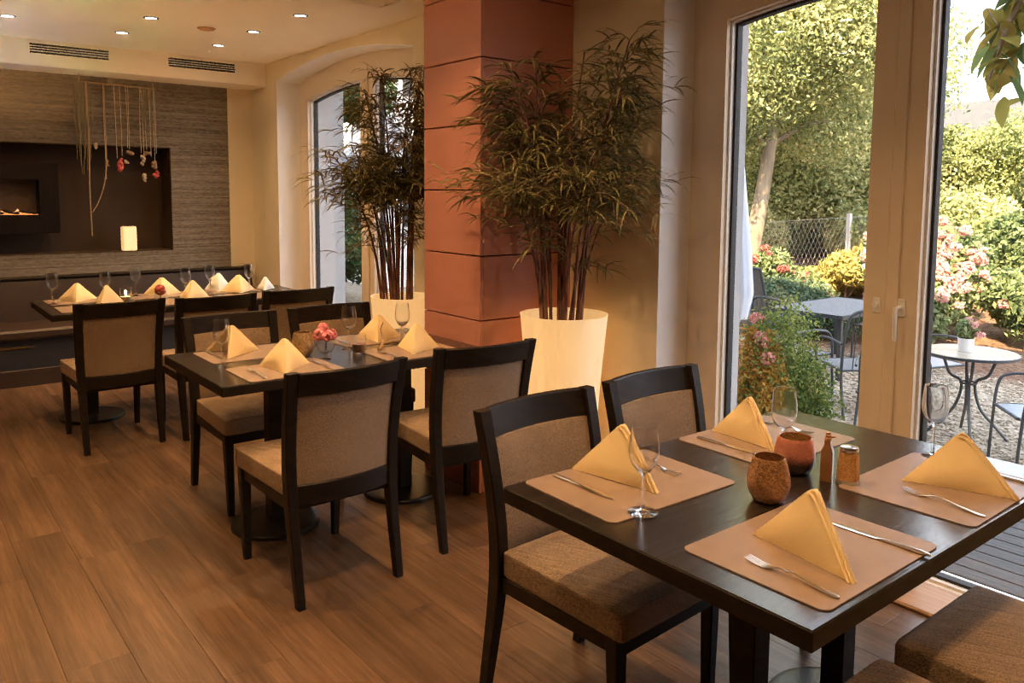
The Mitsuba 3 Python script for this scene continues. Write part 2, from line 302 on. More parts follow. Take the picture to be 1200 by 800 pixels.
add('ceiling', P(bx(XL - 0.15, XF - 0.1, YR - 0.15, YB + 0.6, ZC, ZC + 0.12), 'mat_ceiling'), 'cream plaster ceiling', None, None, 'structure')
# back wall: strip cladding with a niche, painted pier in the corner
NX0, NX1, NZ0, NZ1, ND = -1.3, 2.165, 0.965, 1.893, 0.30
XCL = 2.69
pw = sbox(XL, 0, XCL, ZC).difference(sbox(NX0, NZ0, NX1, NZ1))
add('wall_back', P(extr_xz(pw, YB, YB + ND), 'mat_cladding'), 'back wall clad in fine horizontal brown grey strips around a dark niche', None, None, 'structure')
part('wall_back', 'corner_pier', P(bx(XCL, XW, YB, YB + ND, 0, ZC), 'mat_wall'))
nt = 0.006
part('wall_back', 'niche_lining', P(cat(bx(NX0, NX1, YB + ND - nt, YB + ND + .05, NZ0, NZ1), bx(NX0, NX1, YB + .002, YB + ND, NZ0 - .03, NZ0 + nt), bx(NX0, NX1, YB + .002, YB + ND, NZ1 - nt, NZ1 + .03), bx(NX1 - nt, NX1 + .03, YB + .002, YB + ND, NZ0, NZ1), bx(NX0 - .03, NX0 + nt, YB + .002, YB + ND, NZ0, NZ1)), 'mat_niche'))
add('trim_1', P(bx(XL, XW, 7.30, YB + 0.05, 2.468, ZC), 'mat_ceiling'), 'boxed ceiling soffit along the back wall', None, None, 'structure')
ZD = 2.585
add('trim_2', P(cat(bx(XL, 2.42, YR, 4.28, ZD, ZC), bx(2.405, 2.42, YR, 4.28, ZD - 0.006, ZD)), 'mat_ceiling'), 'lowered ceiling panel over the front of the room', None, None, 'structure')
add('trim_3', P(cat(bx(XW - 0.012, XF - 0.062, 0.51, 2.535, -0.05, 0.012, 0.004), bx(XW - 0.03, XW, 0.51, 2.535, 0.0, 0.018, 0.006)), 'mat_oak'), 'oak threshold board below the near window', None, None, 'structure')
add('trim_4', P(bx(XW, XF - 0.062, 4.735, 7.055, -0.05, 0.012, 0.004), 'mat_oak'), 'oak threshold board below the far window', None, None, 'structure')
# terracotta column made of panels
CX0, CX1, CY0, CY1 = 2.32, XW, 3.15, 3.655
col = thing('column', 'square terracotta panelled column between the two windows', None, None, 'structure')
part(col, 'core', P(bx(CX0 + 0.022, CX1, CY0 + 0.022, CY1 - 0.022, 0, ZC), 'mat_black_matte'))
edges = [0.0, 0.235, 0.555, 0.875, 1.195, 1.517, 1.836, 2.152, 2.47, ZC]
for a, b in zip(edges[:-1], edges[1:]):
    g = 0.0028
    for m in (bx(CX0, CX0 + 0.02, CY0, CY1, a + g, b - g, 0.002), bx(CX0 + 0.0205, CX1, CY0, CY0 + 0.02, a + g, b - g, 0.002), bx(CX0 + 0.0205, CX1, CY1 - 0.02, CY1, a + g, b - g, 0.002)):
        part(col, 'panel', P(m, 'mat_terracotta'))
# windows: frame, two sashes (> pane, gasket), handle
def window(name, label, A, y0, y1, seam, hy, hz):
    A = A.union(sbox(y0, -0.19, y1, 0.05))
    w = thing(name, label, None, None, 'structure')
    fr = A.buffer(-0.004).difference(A.buffer(-0.095, join_style=2))
    part(w, 'frame', P(extr_yz(fr, XF - 0.06, XF + 0.05), 'mat_frame'))
    inn = A.buffer(-0.097, join_style=2)
    for k, pc in enumerate((sbox(seam + 0.0015, -1, y1, 3), sbox(y0, -1, seam - 0.0015, 3))):
        q = inn.intersection(pc)
        s = part(w, 'sash', P(extr_yz(q.difference(q.buffer(-0.105, join_style=2)), XF - 0.075, XF + 0.02), 'mat_frame'))
        gq = q.buffer(-0.103, join_style=2)
        part(s, 'glazing_bead', P(extr_yz(gq.difference(gq.buffer(-0.012, join_style=2)), XF - 0.045, XF + 0.018), 'mat_white_paint'))
        gg = q.buffer(-0.114, join_style=2)
        part(s, 'gasket', P(extr_yz(gg.difference(gg.buffer(-0.013, join_style=2)), XF - 0.02, XF + 0.016), 'mat_gasket'))
        pm = extr_yz(q.buffer(-0.12, join_style=2), 0, 1); v = np.array(pm.vertices); keep = (v[pm.faces][:, :, 0] < 0.5).all(1)
        pm = trimesh.Trimesh(v, pm.faces[keep], process=True); pm.apply_translation([XF - 0.004, 0, 0])
        part(s, 'pane', P(pm, 'mat_pane'))
    part(w, 'meeting_strip', P(bx(XF - 0.088, XF - 0.075, seam - 0.035, seam + 0.012, 0.1, A.bounds[3] - 0.1, 0.003), 'mat_frame'))
    hd = part(w, 'handle', P(cat(bx(XF - 0.083, XF - 0.075, hy - 0.016, hy + 0.016, hz - 0.035, hz + 0.035, 0.003), tube([[XF - 0.08, hy, hz], [XF - 0.125, hy, hz]], 0.008), tube(spline([[XF - 0.125, hy, hz + 0.006], [XF - 0.128, hy, hz - 0.03], [XF - 0.122, hy, hz - 0.125]], 8), [0.009] * 8)), 'mat_white_paint', smooth=40), 'white lever handle')
    part(w, 'lock', P(cat(tube([[XF - 0.076, seam + 0.05, hz], [XF - 0.095, seam + 0.05, hz]], 0.011), bx(XF - 0.082, XF - 0.075, seam + 0.035, seam + 0.065, hz - 0.03, hz + 0.03, 0.002)), 'mat_white_paint'), 'small white window lock')
    return w
window('window_2', 'large arched double window in front of the terrace beside the near table', A2, 0.505, 2.54, 1.5225, 1.475, 1.07)
window('window_1', 'arched double window behind the planters at the far end', A1, 4.73, 7.06, 5.765, 5.715, 1.20)

# ceiling details
for i, (x, y) in enumerate([(1.967, 5.996)]):
    add('ceiling_plate', P(lathe([(0, ZC - 0.012), (0.05, ZC - 0.012), (0.062, ZC - 0.004), (0.065, ZC)], 28).apply_translation([x, y, 0]), 'mat_cork', smooth=30), 'small flat brown round plate on the ceiling', 'ceiling plate')
SPOTLABEL = {0: 'round recessed downlight, leftmost one in the ceiling', 1: 'round recessed downlight nearest above the left air vent row, upper of its pair', 2: 'round recessed downlight just above the gap right of the left vent', 3: 'round recessed downlight nearest the column, rightmost in the ceiling', 4: 'round recessed downlight above the arched window, second from the right', 5: 'round recessed downlight nearest the right air vent'}
ring = lathe([(0.036, -0.004), (0.047, -0.004), (0.05, -0.001), (0.05, 0.0)], 32)
lens = lathe([(0.0, -0.002), (0.0365, -0.0025)], 24)
def downlight(x, y, z, label, k=1.0, cut=62, beam=20, tilt=(0, 0)):
    d = thing('downlight', label, 'downlight', 'ceiling downlights')
    part(d, 'ring', {**P(ring, 'mat_black', smooth=30), 'to_world': at(x, y, z)})
    part(d, 'lens', {**P(lens, 'mat_white_paint'), 'to_world': at(x, y, z), 'emitter': emit(170, 118, 64)}, 'lit lens')
    scene[f'light_{d}'] = {'type': 'spot', 'to_world': T().look_at(origin=[x, y, z - 0.012], target=[x + tilt[0], y + tilt[1], z - 1.0], up=[0, 1, 0]), 'cutoff_angle': float(cut), 'beam_width': float(beam),
                           'intensity': {'type': 'rgb', 'value': (WARM * LAMP * k).tolist()}}
for i, (x, y) in enumerate([(0.80, 6.46), (1.565, 5.896), (1.537, 6.57), (2.309, 5.156), (2.272, 5.894), (2.263, 6.621)]):
    downlight(x, y, ZC, SPOTLABEL[i], 0.75)
for i, (x, y, k, w) in enumerate([(0.80, 5.15, .8, 'above the floor left of the back table'), (1.55, 4.55, .9, 'above the aisle behind the middle table'), (0.55, 3.3, 1.2, 'above the aisle left of the middle table'), (1.62, 3.15, 1.0, 'above the middle table'),
                                  (1.62, 1.84, 1.25, 'above the chairs of the near table'), (1.62, 2.68, 1.35, 'above the aisle between the two tables'), (0.75, 1.9, 1.2, 'above the aisle left of the near table'), (0.55, 0.4, 1.5, 'above the camera side of the near table'), (2.15, 0.52, 1.2, 'above the seats at the near table'), (1.2, -0.2, 0.8, 'behind the seats at the near table'), (-0.6, 2.6, 1.2, 'above the open floor'), (-0.8, 5.0, 1.0, 'above the floor before the banquette')]):
    downlight(x, y, ZC if y > 4.28 else ZD, f'unseen round downlight {w}, placed to light the room', k)  # downlights out of view, placed to light the tables, seats and floor
# unseen uplighters left of the view, placed to light the ceiling
FL = [('base', P(lathe([(0, .03), (.13, .028), (.145, .02), (.145, 0), (0, 0)], 40), 'mat_black', smooth=30)), ('pole', P(tube([[0, 0, .03], [0, 0, 1.80]], .012, 10), 'mat_black', smooth=40)),
      ('bowl', P(lathe([(0, 1.79), (.03, 1.795), (.10, 1.83), (.16, 1.89), (.156, 1.893), (.10, 1.838), (0, 1.803)], 40), 'mat_black', smooth=40))]
BULB = P(lathe([(.10, 1.868), (0, 1.868)], 32), 'mat_white_paint')
for x, y, k_, l in [(0.36, 6.72, 1.0, 'unseen uplighter lamp beside the banquette, left of the picture, placed to light the ceiling'), (0.12, 4.55, 1.0, 'unseen uplighter lamp beside the aisle, left of the picture, placed to light the ceiling')]:
    d = place(FL, 'unseen_floor_lamp', at(x, y, 0), l, 'floor lamp')
    part(d, 'diffuser', {**BULB, 'to_world': at(x, y, 0), 'emitter': emit(*(WARM * UPL * k_))}, 'lit diffuser')
# air vents on the soffit
for i, (x0, x1, s) in enumerate([(1.04, 1.60, 'left'), (2.064, 2.636, 'right')]):
    z0, z1, y = 2.562, 2.638, 7.30
    v = thing('air_vent', f'long white slotted air vent on the ceiling soffit, the {s} one', 'air vent', 'air vents on the soffit')
    part(v, 'frame', P(extr_xz(sbox(x0 - .022, z0 - .018, x1 + .022, z1 + .018).difference(sbox(x0, z0, x1, z1)), y - 0.008, y), 'mat_ceiling'))
    part(v, 'backing', P(bx(x0, x1, y - 0.002, y - 0.0005, z0, z1), 'mat_black'))
    for k in range(3):
        zz = z0 + (k + 1) * (z1 - z0) / 4
        part(v, 'slat', P(bx(x0, x1, y - 0.010, y - 0.002, zz - 0.003, zz + 0.003), 'mat_alu'))

# ================================================================ BACK OF THE ROOM
# electric fireplace in the niche
fp = thing('electric_fireplace', 'black framed electric fireplace with glowing embers set in the dark wall niche', 'fireplace')
FX0, FX1, FZ0, FZ1, FY = -0.35, 1.262, 1.143, 1.727, 7.70
part(fp, 'frame', P(extr_xz(sbox(FX0, FZ0, FX1, FZ1).difference(sbox(FX0 + .14, 1.295, 1.118, 1.587)), FY, FY + 0.06), 'mat_fire_frame'))
part(fp, 'screen', P(bx(FX0 + .14, 1.118, FY + 0.16, FY + 0.17, 1.295, 1.587), 'mat_fire_glass'))
part(fp, 'casing', P(bx(FX0 + .02, 1.24, FY + 0.17, FY + 0.265, FZ0 + .02, FZ1 - .02), 'mat_fire_frame'))
part(fp, 'ember_tray', P(bx(FX0 + .14, 1.118, FY + 0.03, FY + 0.16, 1.28, 1.297), 'mat_black_matte'))
for k in range(9):
    x = 0.60 + 0.060 * k; a = rng.uniform(-.9, .9)
    lg = tube([[x - .05 * math.cos(a), FY + .075 + .03 * math.sin(a), 1.312 + .012 * (k % 3)], [x, FY + .055, 1.312 + .010 * (k % 2)], [x + .05 * math.cos(a), FY + .085 - .03 * math.sin(a), 1.310]], [.008, .012, .007], 7)
    part(fp + '__ember_tray', 'log', P(lg, 'mat_black_matte'))
bed = trimesh.creation.box(extents=[.56, .05, .016]).subdivide().subdivide().subdivide().subdivide(); v = bed.vertices
v[:, 2] += np.where(v[:, 2] > 0, .075 * np.clip(meshkit.fbm(np.stack([v[:, 0] * 22, v[:, 1] * 30, v[:, 1] * 0], -1), 3) - .42, 0, 1), 0); bed.apply_translation([.835, FY + .095, 1.305])
part(fp + '__ember_tray', 'ember_bed', {**P(bed, 'mat_black_matte'), 'emitter': emit(1.3, 0.40, 0.10)}, 'glowing ember bed')
for k, (x, h, w) in enumerate([(.70, .034, .020), (.79, .048, .024), (.86, .030, .018), (.97, .040, .030), (1.04, .026, .022)]):
    m = trimesh.creation.cone(1.0, 1.0, sections=9).subdivide(); m.apply_scale([w, .008, h]); m.apply_translation([x, FY + .10, 1.309])
    part(fp + '__ember_tray', 'flame', {**P(m, 'mat_black_matte', smooth=True), 'emitter': emit(1.5, 0.62, 0.22)}, 'small flame')
# lit block candle
cd = thing('block_candle_lamp', 'glowing square cream candle lamp standing in the wall niche', 'lamp')
part(cd, 'shade', {**P(bx(1.752, 1.866, 7.705, 7.80, NZ0 + nt, NZ0 + nt + 0.212, 0.006), 'mat_pot'), 'emitter': emit(0.72, 0.45, 0.17)})
part(cd, 'rim', P(bx(1.756, 1.862, 7.709, 7.796, NZ0 + nt + 0.2125, NZ0 + nt + 0.2165), 'mat_pot'))
# hanging dried flower decoration
hg = thing('hanging_flower_decoration', 'rack of strings with dried flowers hanging in front of the niche', 'hanging decoration')
YH = 7.55
part(hg, 'rod', P(tube([[1.40, YH, 2.405], [2.02, YH, 2.39]], 0.006), 'mat_twig', smooth=40))
for x in (1.42, 2.0): part(hg, 'hook', P(tube([[x, YH, 2.40], [x, YH, 2.468]], 0.003, 5), 'mat_string'))
sx = [1.60, 1.69, 1.73, 1.775, 1.79, 1.885, 1.905, 1.93, 1.965, 1.995, 2.01]
sz = [1.60, 1.78, 1.80, 1.87, 1.86, 1.83, 1.80, 1.86, 1.80, 1.77, 1.83]
for x, z in zip(sx, sz):
    pth = spline([[x + rng.uniform(-.008, .008), YH, 2.40], [x + rng.uniform(-.006, .006), YH - .01, 2.1], [x, YH - .01, z]], 10)
    part(hg, 'string', P(tube(pth, 0.0028, 5), 'mat_string'))
for k, (x, n) in enumerate([(1.415, 10), (1.46, 9), (1.95, 6), (1.93, 4)]):
    ms = []
    for q in range(n):
        x0 = x + rng.uniform(-.03, .03); L = rng.uniform(0.45, 0.80) if k < 2 else rng.uniform(.3, .55)
        ms.append(tube(spline([[x0, YH, 2.40], [x0 + rng.uniform(-.03, .03), YH + rng.uniform(-.02, .02), 2.40 - L * .6], [x0 + rng.uniform(-.02, .02), YH, 2.40 - L]], 8), np.linspace(.006, .002, 8), 5))
    part(hg, 'grass_bundle', P(cat(*ms), 'mat_dry_grass'))
part(hg, 'branch', P(tube(spline([[1.47, YH, 2.40], [1.475, YH - .01, 1.9], [1.47, YH, 1.5], [1.475, YH, 1.12]], 14), np.linspace(.008, .005, 14), 6), 'mat_twig'), 'long straight stem')
part(hg, 'branch', P(tube(spline([[1.605, YH, 2.39], [1.605, YH - .01, 1.85], [1.59, YH - .01, 1.60], [1.54, YH, 1.42], [1.485, YH, 1.32]], 16), np.linspace(.007, .004, 16), 6), 'mat_twig'), 'curved stem')
def flowerblob(c, r, n, sd, sc=(1, 1, 1)):
    g = np.random.default_rng(sd); ms = []
    for q in range(n):
        m = trimesh.creation.icosphere(1, r * g.uniform(.3, .5)); d = g.normal(size=3); d /= np.linalg.norm(d)
        m.apply_scale([1, 1, g.uniform(.6, 1.3)]); m.apply_translation(d * r * g.uniform(.3, .8) * np.array(sc)); ms.append(m)
    m = cat(*ms); m.apply_translation(c); return m
for c, r, mt, sc in [((1.715, YH - .01, 1.72), .045, 'mat_flower_red', (.5, .5, 1.9)), ((1.79, YH - .01, 1.83), .035, 'mat_twig', (1, 1, 1)), ((1.765, YH, 1.75), .022, 'mat_string', (1.6, .8, .8)), ((1.895, YH - .01, 1.78), .030, 'mat_string', (1, 1, 2.2)), ((1.93, YH, 1.83), .03, 'mat_twig', (1.3, 1, .8)), ((1.91, YH, 1.62), .028, 'mat_string', (.8, .8, 1.5)), ((1.985, YH - .01, 1.74), .035, 'mat_twig', (.8, .8, 1.6)), ((2.005, YH, 1.65), .032, 'mat_flower_red', (.8, .8, 1.2)), ((1.53, YH, 1.88), .022, 'mat_string', (.6, .6, 1.6)), ((1.615, YH, 1.74), .022, 'mat_twig', (.6, .6, 1.8))]:
    part(hg, 'dried_flower', P(flowerblob(c, r, 14, int(c[0] * 1000), sc), mt, smooth=True), 'red dried flower' if mt == 'mat_flower_red' else 'pale dried flower')
# banquette
bq = thing('banquette', 'long dark brown leather banquette running along the back wall', 'bench')
bk = bx(XL, 2.845, 7.50, YB - 0.005, 0.42, 0.775, 0.02)
v = bk.vertices; v[:, 1] = np.where((v[:, 1] < 7.6) & (v[:, 2] > 0.6), v[:, 1] + 0.045, v[:, 1]); bk.vertices = v
part(bq, 'backrest', P(bk, 'mat_leather', smooth=40))
part(bq, 'top_rail', P(bx(XL, 2.85, 7.535, YB - 0.003, 0.775, 0.792, 0.004), 'mat_dark_wood'))
part(bq, 'seat', P(bx(XL, 2.845, 7.03, 7.53, 0.365, 0.44, 0.018), 'mat_leather', smooth=40))
part(bq, 'front_panel', P(bx(XL, 2.845, 7.10, 7.5, 0.13, 0.365), 'mat_black_matte'))
part(bq, 'plinth', P(bx(XL, 2.845, 7.06, 7.5, 0.0, 0.13, 0.003), 'mat_leather'))
part(bq, 'gold_strip', P(bx(XL, 0.945, 7.085, 7.10, 0.292, 0.306, 0.002), 'mat_gold'), 'short gold coloured strip')  # thin gold strip low on the banquette front

# ================================================================ CHAIRS
def chair_proto():
    L = []
    cv = lambda x, y0: y0 - 0.030 * (1 - (x / 0.2) ** 2)
    # post profile: (y, z)
    yz = [(-0.268, 0.0), (-0.232, 0.2), (-0.205, 0.36), (-0.20, 0.48), (-0.215, 0.64), (-0.245, 0.78), (-0.268, 0.868)]
    zz = np.linspace(0, 0.868, 18); yy = np.interp(zz, [q[1] for q in yz], [q[0] for q in yz])
    yy = np.convolve(np.pad(yy, 2, mode='reflect', reflect_type='odd'), np.ones(5) / 5, 'valid')
    for s in (-1, 1):
        secs = [(s * np.interp(z, [0, .4, .868], [.205, .208, .223]), y, z, np.interp(z, [0, .3, .868], [.030, .038, .046]), np.interp(z, [0, .4, .868], [.034, .050, .036])) for z, y in zip(zz, yy)]
        L.append(('rear_leg' + ('' if s < 0 else '_001'), P(loft(secs), 'mat_dark_wood', smooth=30)))
        fl = [(s * .198, .250, 0, .028, .028), (s * .204, .246, .36, .042, .042), (s * .204, .246, .392, .042, .042)]
        L.append(('front_leg' + ('' if s < 0 else '_001'), P(loft(fl), 'mat_dark_wood', smooth=30)))
    ylo = lambda z: np.interp(z, zz, yy)
    L.append(('top_rail', P(curved_bar(-.203, .203, lambda x: cv(x, ylo(.83)), .779, .867, .024, lean=(ylo(.867) - ylo(.779)) / .088), 'mat_dark_wood', smooth=30)))
    n = 12; V, F = [], []                                                     # upholstered back panel
    zs = np.linspace(.440, .781, n); xs = np.linspace(-.200, .200, n)
    for th, sg in ((.016, 1), (-.014, -1)):
        b0 = len(V)
        for z in zs:
            for x in xs:
                e = (1 - abs(x / .2) ** 6) * (1 - abs((z - .61) / .171) ** 6)
                V.append([x, cv(x, ylo(z)) + th * (0.45 + .55 * e), z])
        for i in range(n - 1):
            for j in range(n - 1):
                a = b0 + i * n + j; F.append([a, a + n, a + n + 1, a + 1] if sg > 0 else [a, a + 1, a + n + 1, a + n])
    N = n * n
    per = [j for j in range(n)] + [i * n + n - 1 for i in range(1, n)] + [(n - 1) * n + j for j in range(n - 2, -1, -1)] + [i * n for i in range(n - 2, 0, -1)]
    for q in range(len(per)): a, b = per[q], per[(q + 1) % len(per)]; F.append([a, b, b + N, a + N])
    L.append(('back_panel', P((np.array(V), np.array(F)), 'mat_fabric', smooth=50)))
    L.append(('lower_rail', P(curved_bar(-.200, .200, lambda x: cv(x, ylo(.40)), .362, .441, .026), 'mat_dark_wood', smooth=30)))
    L.append(('seat', P(pillow(-.228, .228, -.185, .285, .386, .468, .013, crown=.010, taper=.06), 'mat_fabric', smooth=True)))
    fr = cat(bx(-.215, -.190, -.19, .25, .342, .388, .003), bx(.190, .215, -.19, .25, .342, .388, .003), bx(-.19, .19, .243, .267, .342, .388, .003), bx(-.20, .20, -.215, -.19, .345, .388, .003))
    L.append(('seat_frame', P(fr, 'mat_dark_wood')))
    return L
CH = chair_proto()
chairs = [  # x, y, rotation (0 = sitter faces +y), label, group
    (1.348, 2.915, 1.0, 'dark wood chair seen from behind, largest one in the middle of the floor', 'chairs at the middle table'),
    (2.045, 2.955, -6.0, 'dark wood chair seen from behind, just left of the tapered planter', 'chairs at the middle table'),
    (1.445, 3.885, 180.0, 'dark wood chair tucked under the left end of the middle table, facing the camera', 'chairs at the middle table'),
    (2.005, 3.885, 180.0, 'dark wood chair behind the pink flowers of the middle table, facing the camera', 'chairs at the middle table'),
    (1.105, 5.265, 1.0, 'leftmost dark wood chair, seen from behind at the back table', 'chairs at the back table'),
    (1.640, 5.205, 0.0, 'second dark wood chair from the left at the back table', 'chairs at the back table'),
    (2.190, 5.245, 0.0, 'dark wood chair at the back table nearest the arched window', 'chairs at the back table'),
    (1.612, 1.600, 183.0, 'nearest dark wood chair with a lit beige seat, left at the near table', 'chairs at the near table'),
    (2.165, 1.625, 181.5, 'dark wood chair pulled up to the near table in front of the window frame', 'chairs at the near table'),
    (2.050, 0.555, 0.0, 'chair at the bottom right corner, its square cushion beside the threshold', 'chairs at the near table'),
    (1.510, 0.545, 0.0, 'dark wood chair at the bottom edge, only a corner of its cushion in view', 'chairs at the near table')]
for x, y, r, l, g in chairs: place(CH, 'dining_chair', at(x, y, 0, r), l, 'chair', g)

# ================================================================ TABLES
def table(x0, x1, y0, y1, cols, label):
    t = thing('dining_table', label, 'table', 'restaurant tables')
    part(t, 'tabletop', P(bx(x0, x1, y0, y1, 0.708, 0.7478, 0.002), 'mat_dark_wood'))
    part(t, 'top_veneer', P(bx(x0 + .0015, x1 - .0015, y0 + .0015, y1 - .0015, 0.7478, 0.75, 0.0008), 'mat_table_wood'))
    for cx, cy in cols:
        part(t, 'column', P(bx(cx - .034, cx + .034, cy - .034, cy + .034, 0.025, 0.69, 0.003), 'mat_dark_wood'))
        part(t, 'support_plate', P(bx(cx - .15, cx + .15, cy - .15, cy + .15, 0.69, 0.708), 'mat_black_matte'))
        part(t, 'base_plate', P(lathe([(0, .026), (.17, .024), (.192, .020), (.196, .014), (.196, .002), (.19, 0), (0, 0)], 48).apply_translation([cx, cy, 0]), 'mat_black', smooth=30), 'round black base plate')
    return t
table(1.240, 2.505, 0.709, 1.580, [(1.70, 1.14), (2.135, 1.14)], 'near dark table laid for four beside the window')
table(1.030, 2.318, 3.070, 3.845, [(1.378, 3.43), (2.045, 3.43)], 'middle dark table with the pink flowers, its right end touching the column')
table(0.830, 2.56, 5.490, 6.265, [(1.10, 5.84), (2.2, 5.84)], 'back dark table in front of the banquette')
table(-1.10, 0.50, 5.490, 6.265, [(-0.8, 5.84), (0.2, 5.84)], 'dark table at the far left edge in front of the banquette')

# ---------------------------------------------------------------- placemats
ZT = 0.75
def pm_mesh(w, d): return extr(rrect(w, d, 0.022), 0.003)
PM = P(pm_mesh(0.455, 0.335), 'mat_placemat'); PMS = P(pm_mesh(0.415, 0.305), 'mat_placemat')
mats = [(1.540, 0.893, 0, PM, 'tan leather placemat at the front corner of the near table, nearest the camera', 'near'), (2.150, 0.889, 0.8, PM, 'tan leather placemat at the right side of the near table under the orange lit napkin', 'near'),
        (1.520, 1.398, -1.5, PM, 'tan leather placemat at the left end of the near table beside the empty wine glass', 'near'), (2.135, 1.400, -1.0, PM, 'tan leather placemat at the back of the near table against the window', 'near'),
        (1.350, 3.225, 0, PMS, 'tan placemat at the front left corner of the middle table', 'middle'), (1.350, 3.655, 0, PMS, 'tan placemat at the back left corner of the middle table', 'middle'),
        (1.990, 3.240, 0, PMS, 'tan placemat at the front right of the middle table under the grey shaded napkin', 'middle'), (1.990, 3.650, 0, PMS, 'tan placemat at the back right of the middle table beside the planter', 'middle'),
        (1.105, 6.095, 0, PMS, 'tan placemat at the back left of the back table', 'back'), (1.105, 5.680, 0, PMS, 'tan placemat at the front left of the back table behind the leftmost chair', 'back'),
        (1.610, 6.095, 0, PMS, 'tan placemat at the back of the back table, middle of three', 'back'), (1.690, 5.680, 0, PMS, 'tan placemat at the front of the back table, middle of three', 'back'),
        (2.110, 6.095, 0, PMS, 'tan placemat at the back right of the back table', 'back'), (2.190, 5.680, 0, PMS, 'tan placemat at the front right of the back table', 'back'),
        (0.26, 6.05, 0, PMS, 'tan placemat on the table at the far left edge', 'left')]
for x, y, r, d, l, g in mats:
    k = add('placemat', {**d, 'to_world': at(x, y, ZT + .0002, r)}, l, 'placemat', f'placemats on the {g} table')
ZM = ZT + 0.0034
# ---------------------------------------------------------------- napkins: pyramid fold, tip at the origin, first base edge along +y
def napkin_mesh(b, th, seed, lift=0.0, zs=1.0):
    """two layered triangular faces meeting in a sloping ridge; th = angle between the base edges (deg)"""
    g = np.random.default_rng(seed); t = math.radians(th); o = b / 2 * math.tan(t / 2); h = math.sqrt(max((b / 2) ** 2 - o * o, 1e-4))
    tip = np.array([0, 0, 0.0]); ap = np.array([math.sin(t / 2), math.cos(t / 2), 0]) * (b / 2 / math.cos(t / 2)) + [0, 0, h]
    ends = [np.array([0, b, 0.0]), np.array([math.sin(t), math.cos(t), 0]) * b]
    out = []
    n = 16
    for lay in range(2):
        for s, e in zip((-1, 1), ends):
            nrm = np.cross(e - tip, ap - tip); nrm /= np.linalg.norm(nrm); nrm *= -s * np.sign(-1) * 1.0
            if np.dot(nrm, (ends[0] + ends[1]) / 2 - e) > 0: nrm = -nrm      # outward
            sh = -0.0075 * lay
            T0, E0, A0 = tip + [0, 0, 0], e * (1 - 0.012 * lay), ap * np.array([1, 1, 1.0]) - [0, 0, .004 * lay]
            if lay: T0 = T0 + (ap - tip) * 0.02
            P0, Q = [], {}
            for i in range(n + 1):
                for j in range(n + 1 - i):
                    u, v = i / n, j / n; w = 1 - u - v
                    q = w * T0 + u * E0 + v * A0
                    bul = 0.010 * 27 * u * v * w + 0.004 * math.sin(5 * u + seed) * v * (1 - v) + .003 * math.sin(9 * v + 3 * u + seed * 2) * w * u * 4
                    q = q + nrm * (bul + sh)
                    # rounded, slightly folded over apex
                    k = max(0, v - 0.86) / 0.14; q = q - nrm * 0.006 * k * k - np.array([0, 0, 0.006 * k * k])
                    Q[(i, j)] = len(P0); P0.append(q)
            F = []
            for i in range(n):
                for j in range(n - i):
                    F.append([Q[i, j], Q[i + 1, j], Q[i, j + 1]])
                    if i + j < n - 1: F.append([Q[i + 1, j], Q[i + 1, j + 1], Q[i, j + 1]])
            P0, F = np.array(P0), np.array(F); N = len(P0)
            th_ = 0.0042
            bot = P0 - nrm * th_
            bord = [(i, 0) for i in range(n + 1)] + [(n - k, k) for k in range(1, n + 1)] + [(0, n - k) for k in range(1, n)]
            W = []
            for q in range(len(bord)):
                a, c = Q[bord[q]], Q[bord[(q + 1) % len(bord)]]; W += [[a, a + N, c + N], [a, c + N, c]]
            m = trimesh.Trimesh(np.vstack([P0, bot]), np.vstack([F, F[:, ::-1] + N, W]), process=False); m.fix_normals()
            out.append(m)
    m = cat(*out); m.vertices[:, 2] = np.maximum(m.vertices[:, 2], 0.0) * zs + lift
    return m
naps = [(1.452, 0.749, 9, 0.262, 32, 'big folded cream napkin on the placemat nearest the camera', 'near'), (2.190, 0.716, -20, 0.268, 40, 'big folded cream napkin at the right edge of the near table, glowing orange', 'near'),
        (1.512, 1.297, -10, 0.272, 37, 'big folded cream napkin behind the wine glass at the left end of the near table', 'near'), (2.046, 1.313, 5, 0.245, 26, 'folded cream napkin at the back of the near table against the window', 'near'),
        (1.313, 3.130, -7, 0.228, 56, 'pyramid folded cream napkin at the front left of the middle table', 'middle'), (1.424, 3.705, -126, 0.243, 58, 'folded cream napkin behind the wine glass on the left end of the middle table', 'middle'),
        (1.945, 3.165, 12, 0.225, 55, 'pyramid folded napkin on the right end of the middle table, grey on its shaded side', 'middle'), (1.96, 3.52, 0, 0.23, 60, 'folded cream napkin behind the small tumbler in front of the planter', 'middle'),
        (1.060, 6.000, -20, 0.225, 65, 'pyramid folded napkin at the left of the back table next to the leftmost wine glass', 'back'), (1.130, 5.640, 5, 0.22, 50, 'folded napkin on the back table just above the leftmost chair back', 'back'),
        (1.600, 6.000, -15, 0.235, 65, 'tall pyramid folded napkin at the back table left of the red rose', 'back'), (1.690, 5.660, 0, 0.22, 55, 'small folded napkin on the back table right of the red rose', 'back'),
        (2.130, 5.870, -20, 0.235, 65, 'pyramid folded cream napkin at the right end of the back table', 'back'), (2.03, 6.06, -10, 0.22, 55, 'pale folded napkin behind the cream one at the right end of the back table', 'back'),
        (2.33, 5.93, 0, 0.16, 50, 'small folded white napkin below the rightmost wine glass of the back table', 'back'), (0.30, 5.98, 0, 0.22, 60, 'folded napkin on the table at the far left edge', 'left')]
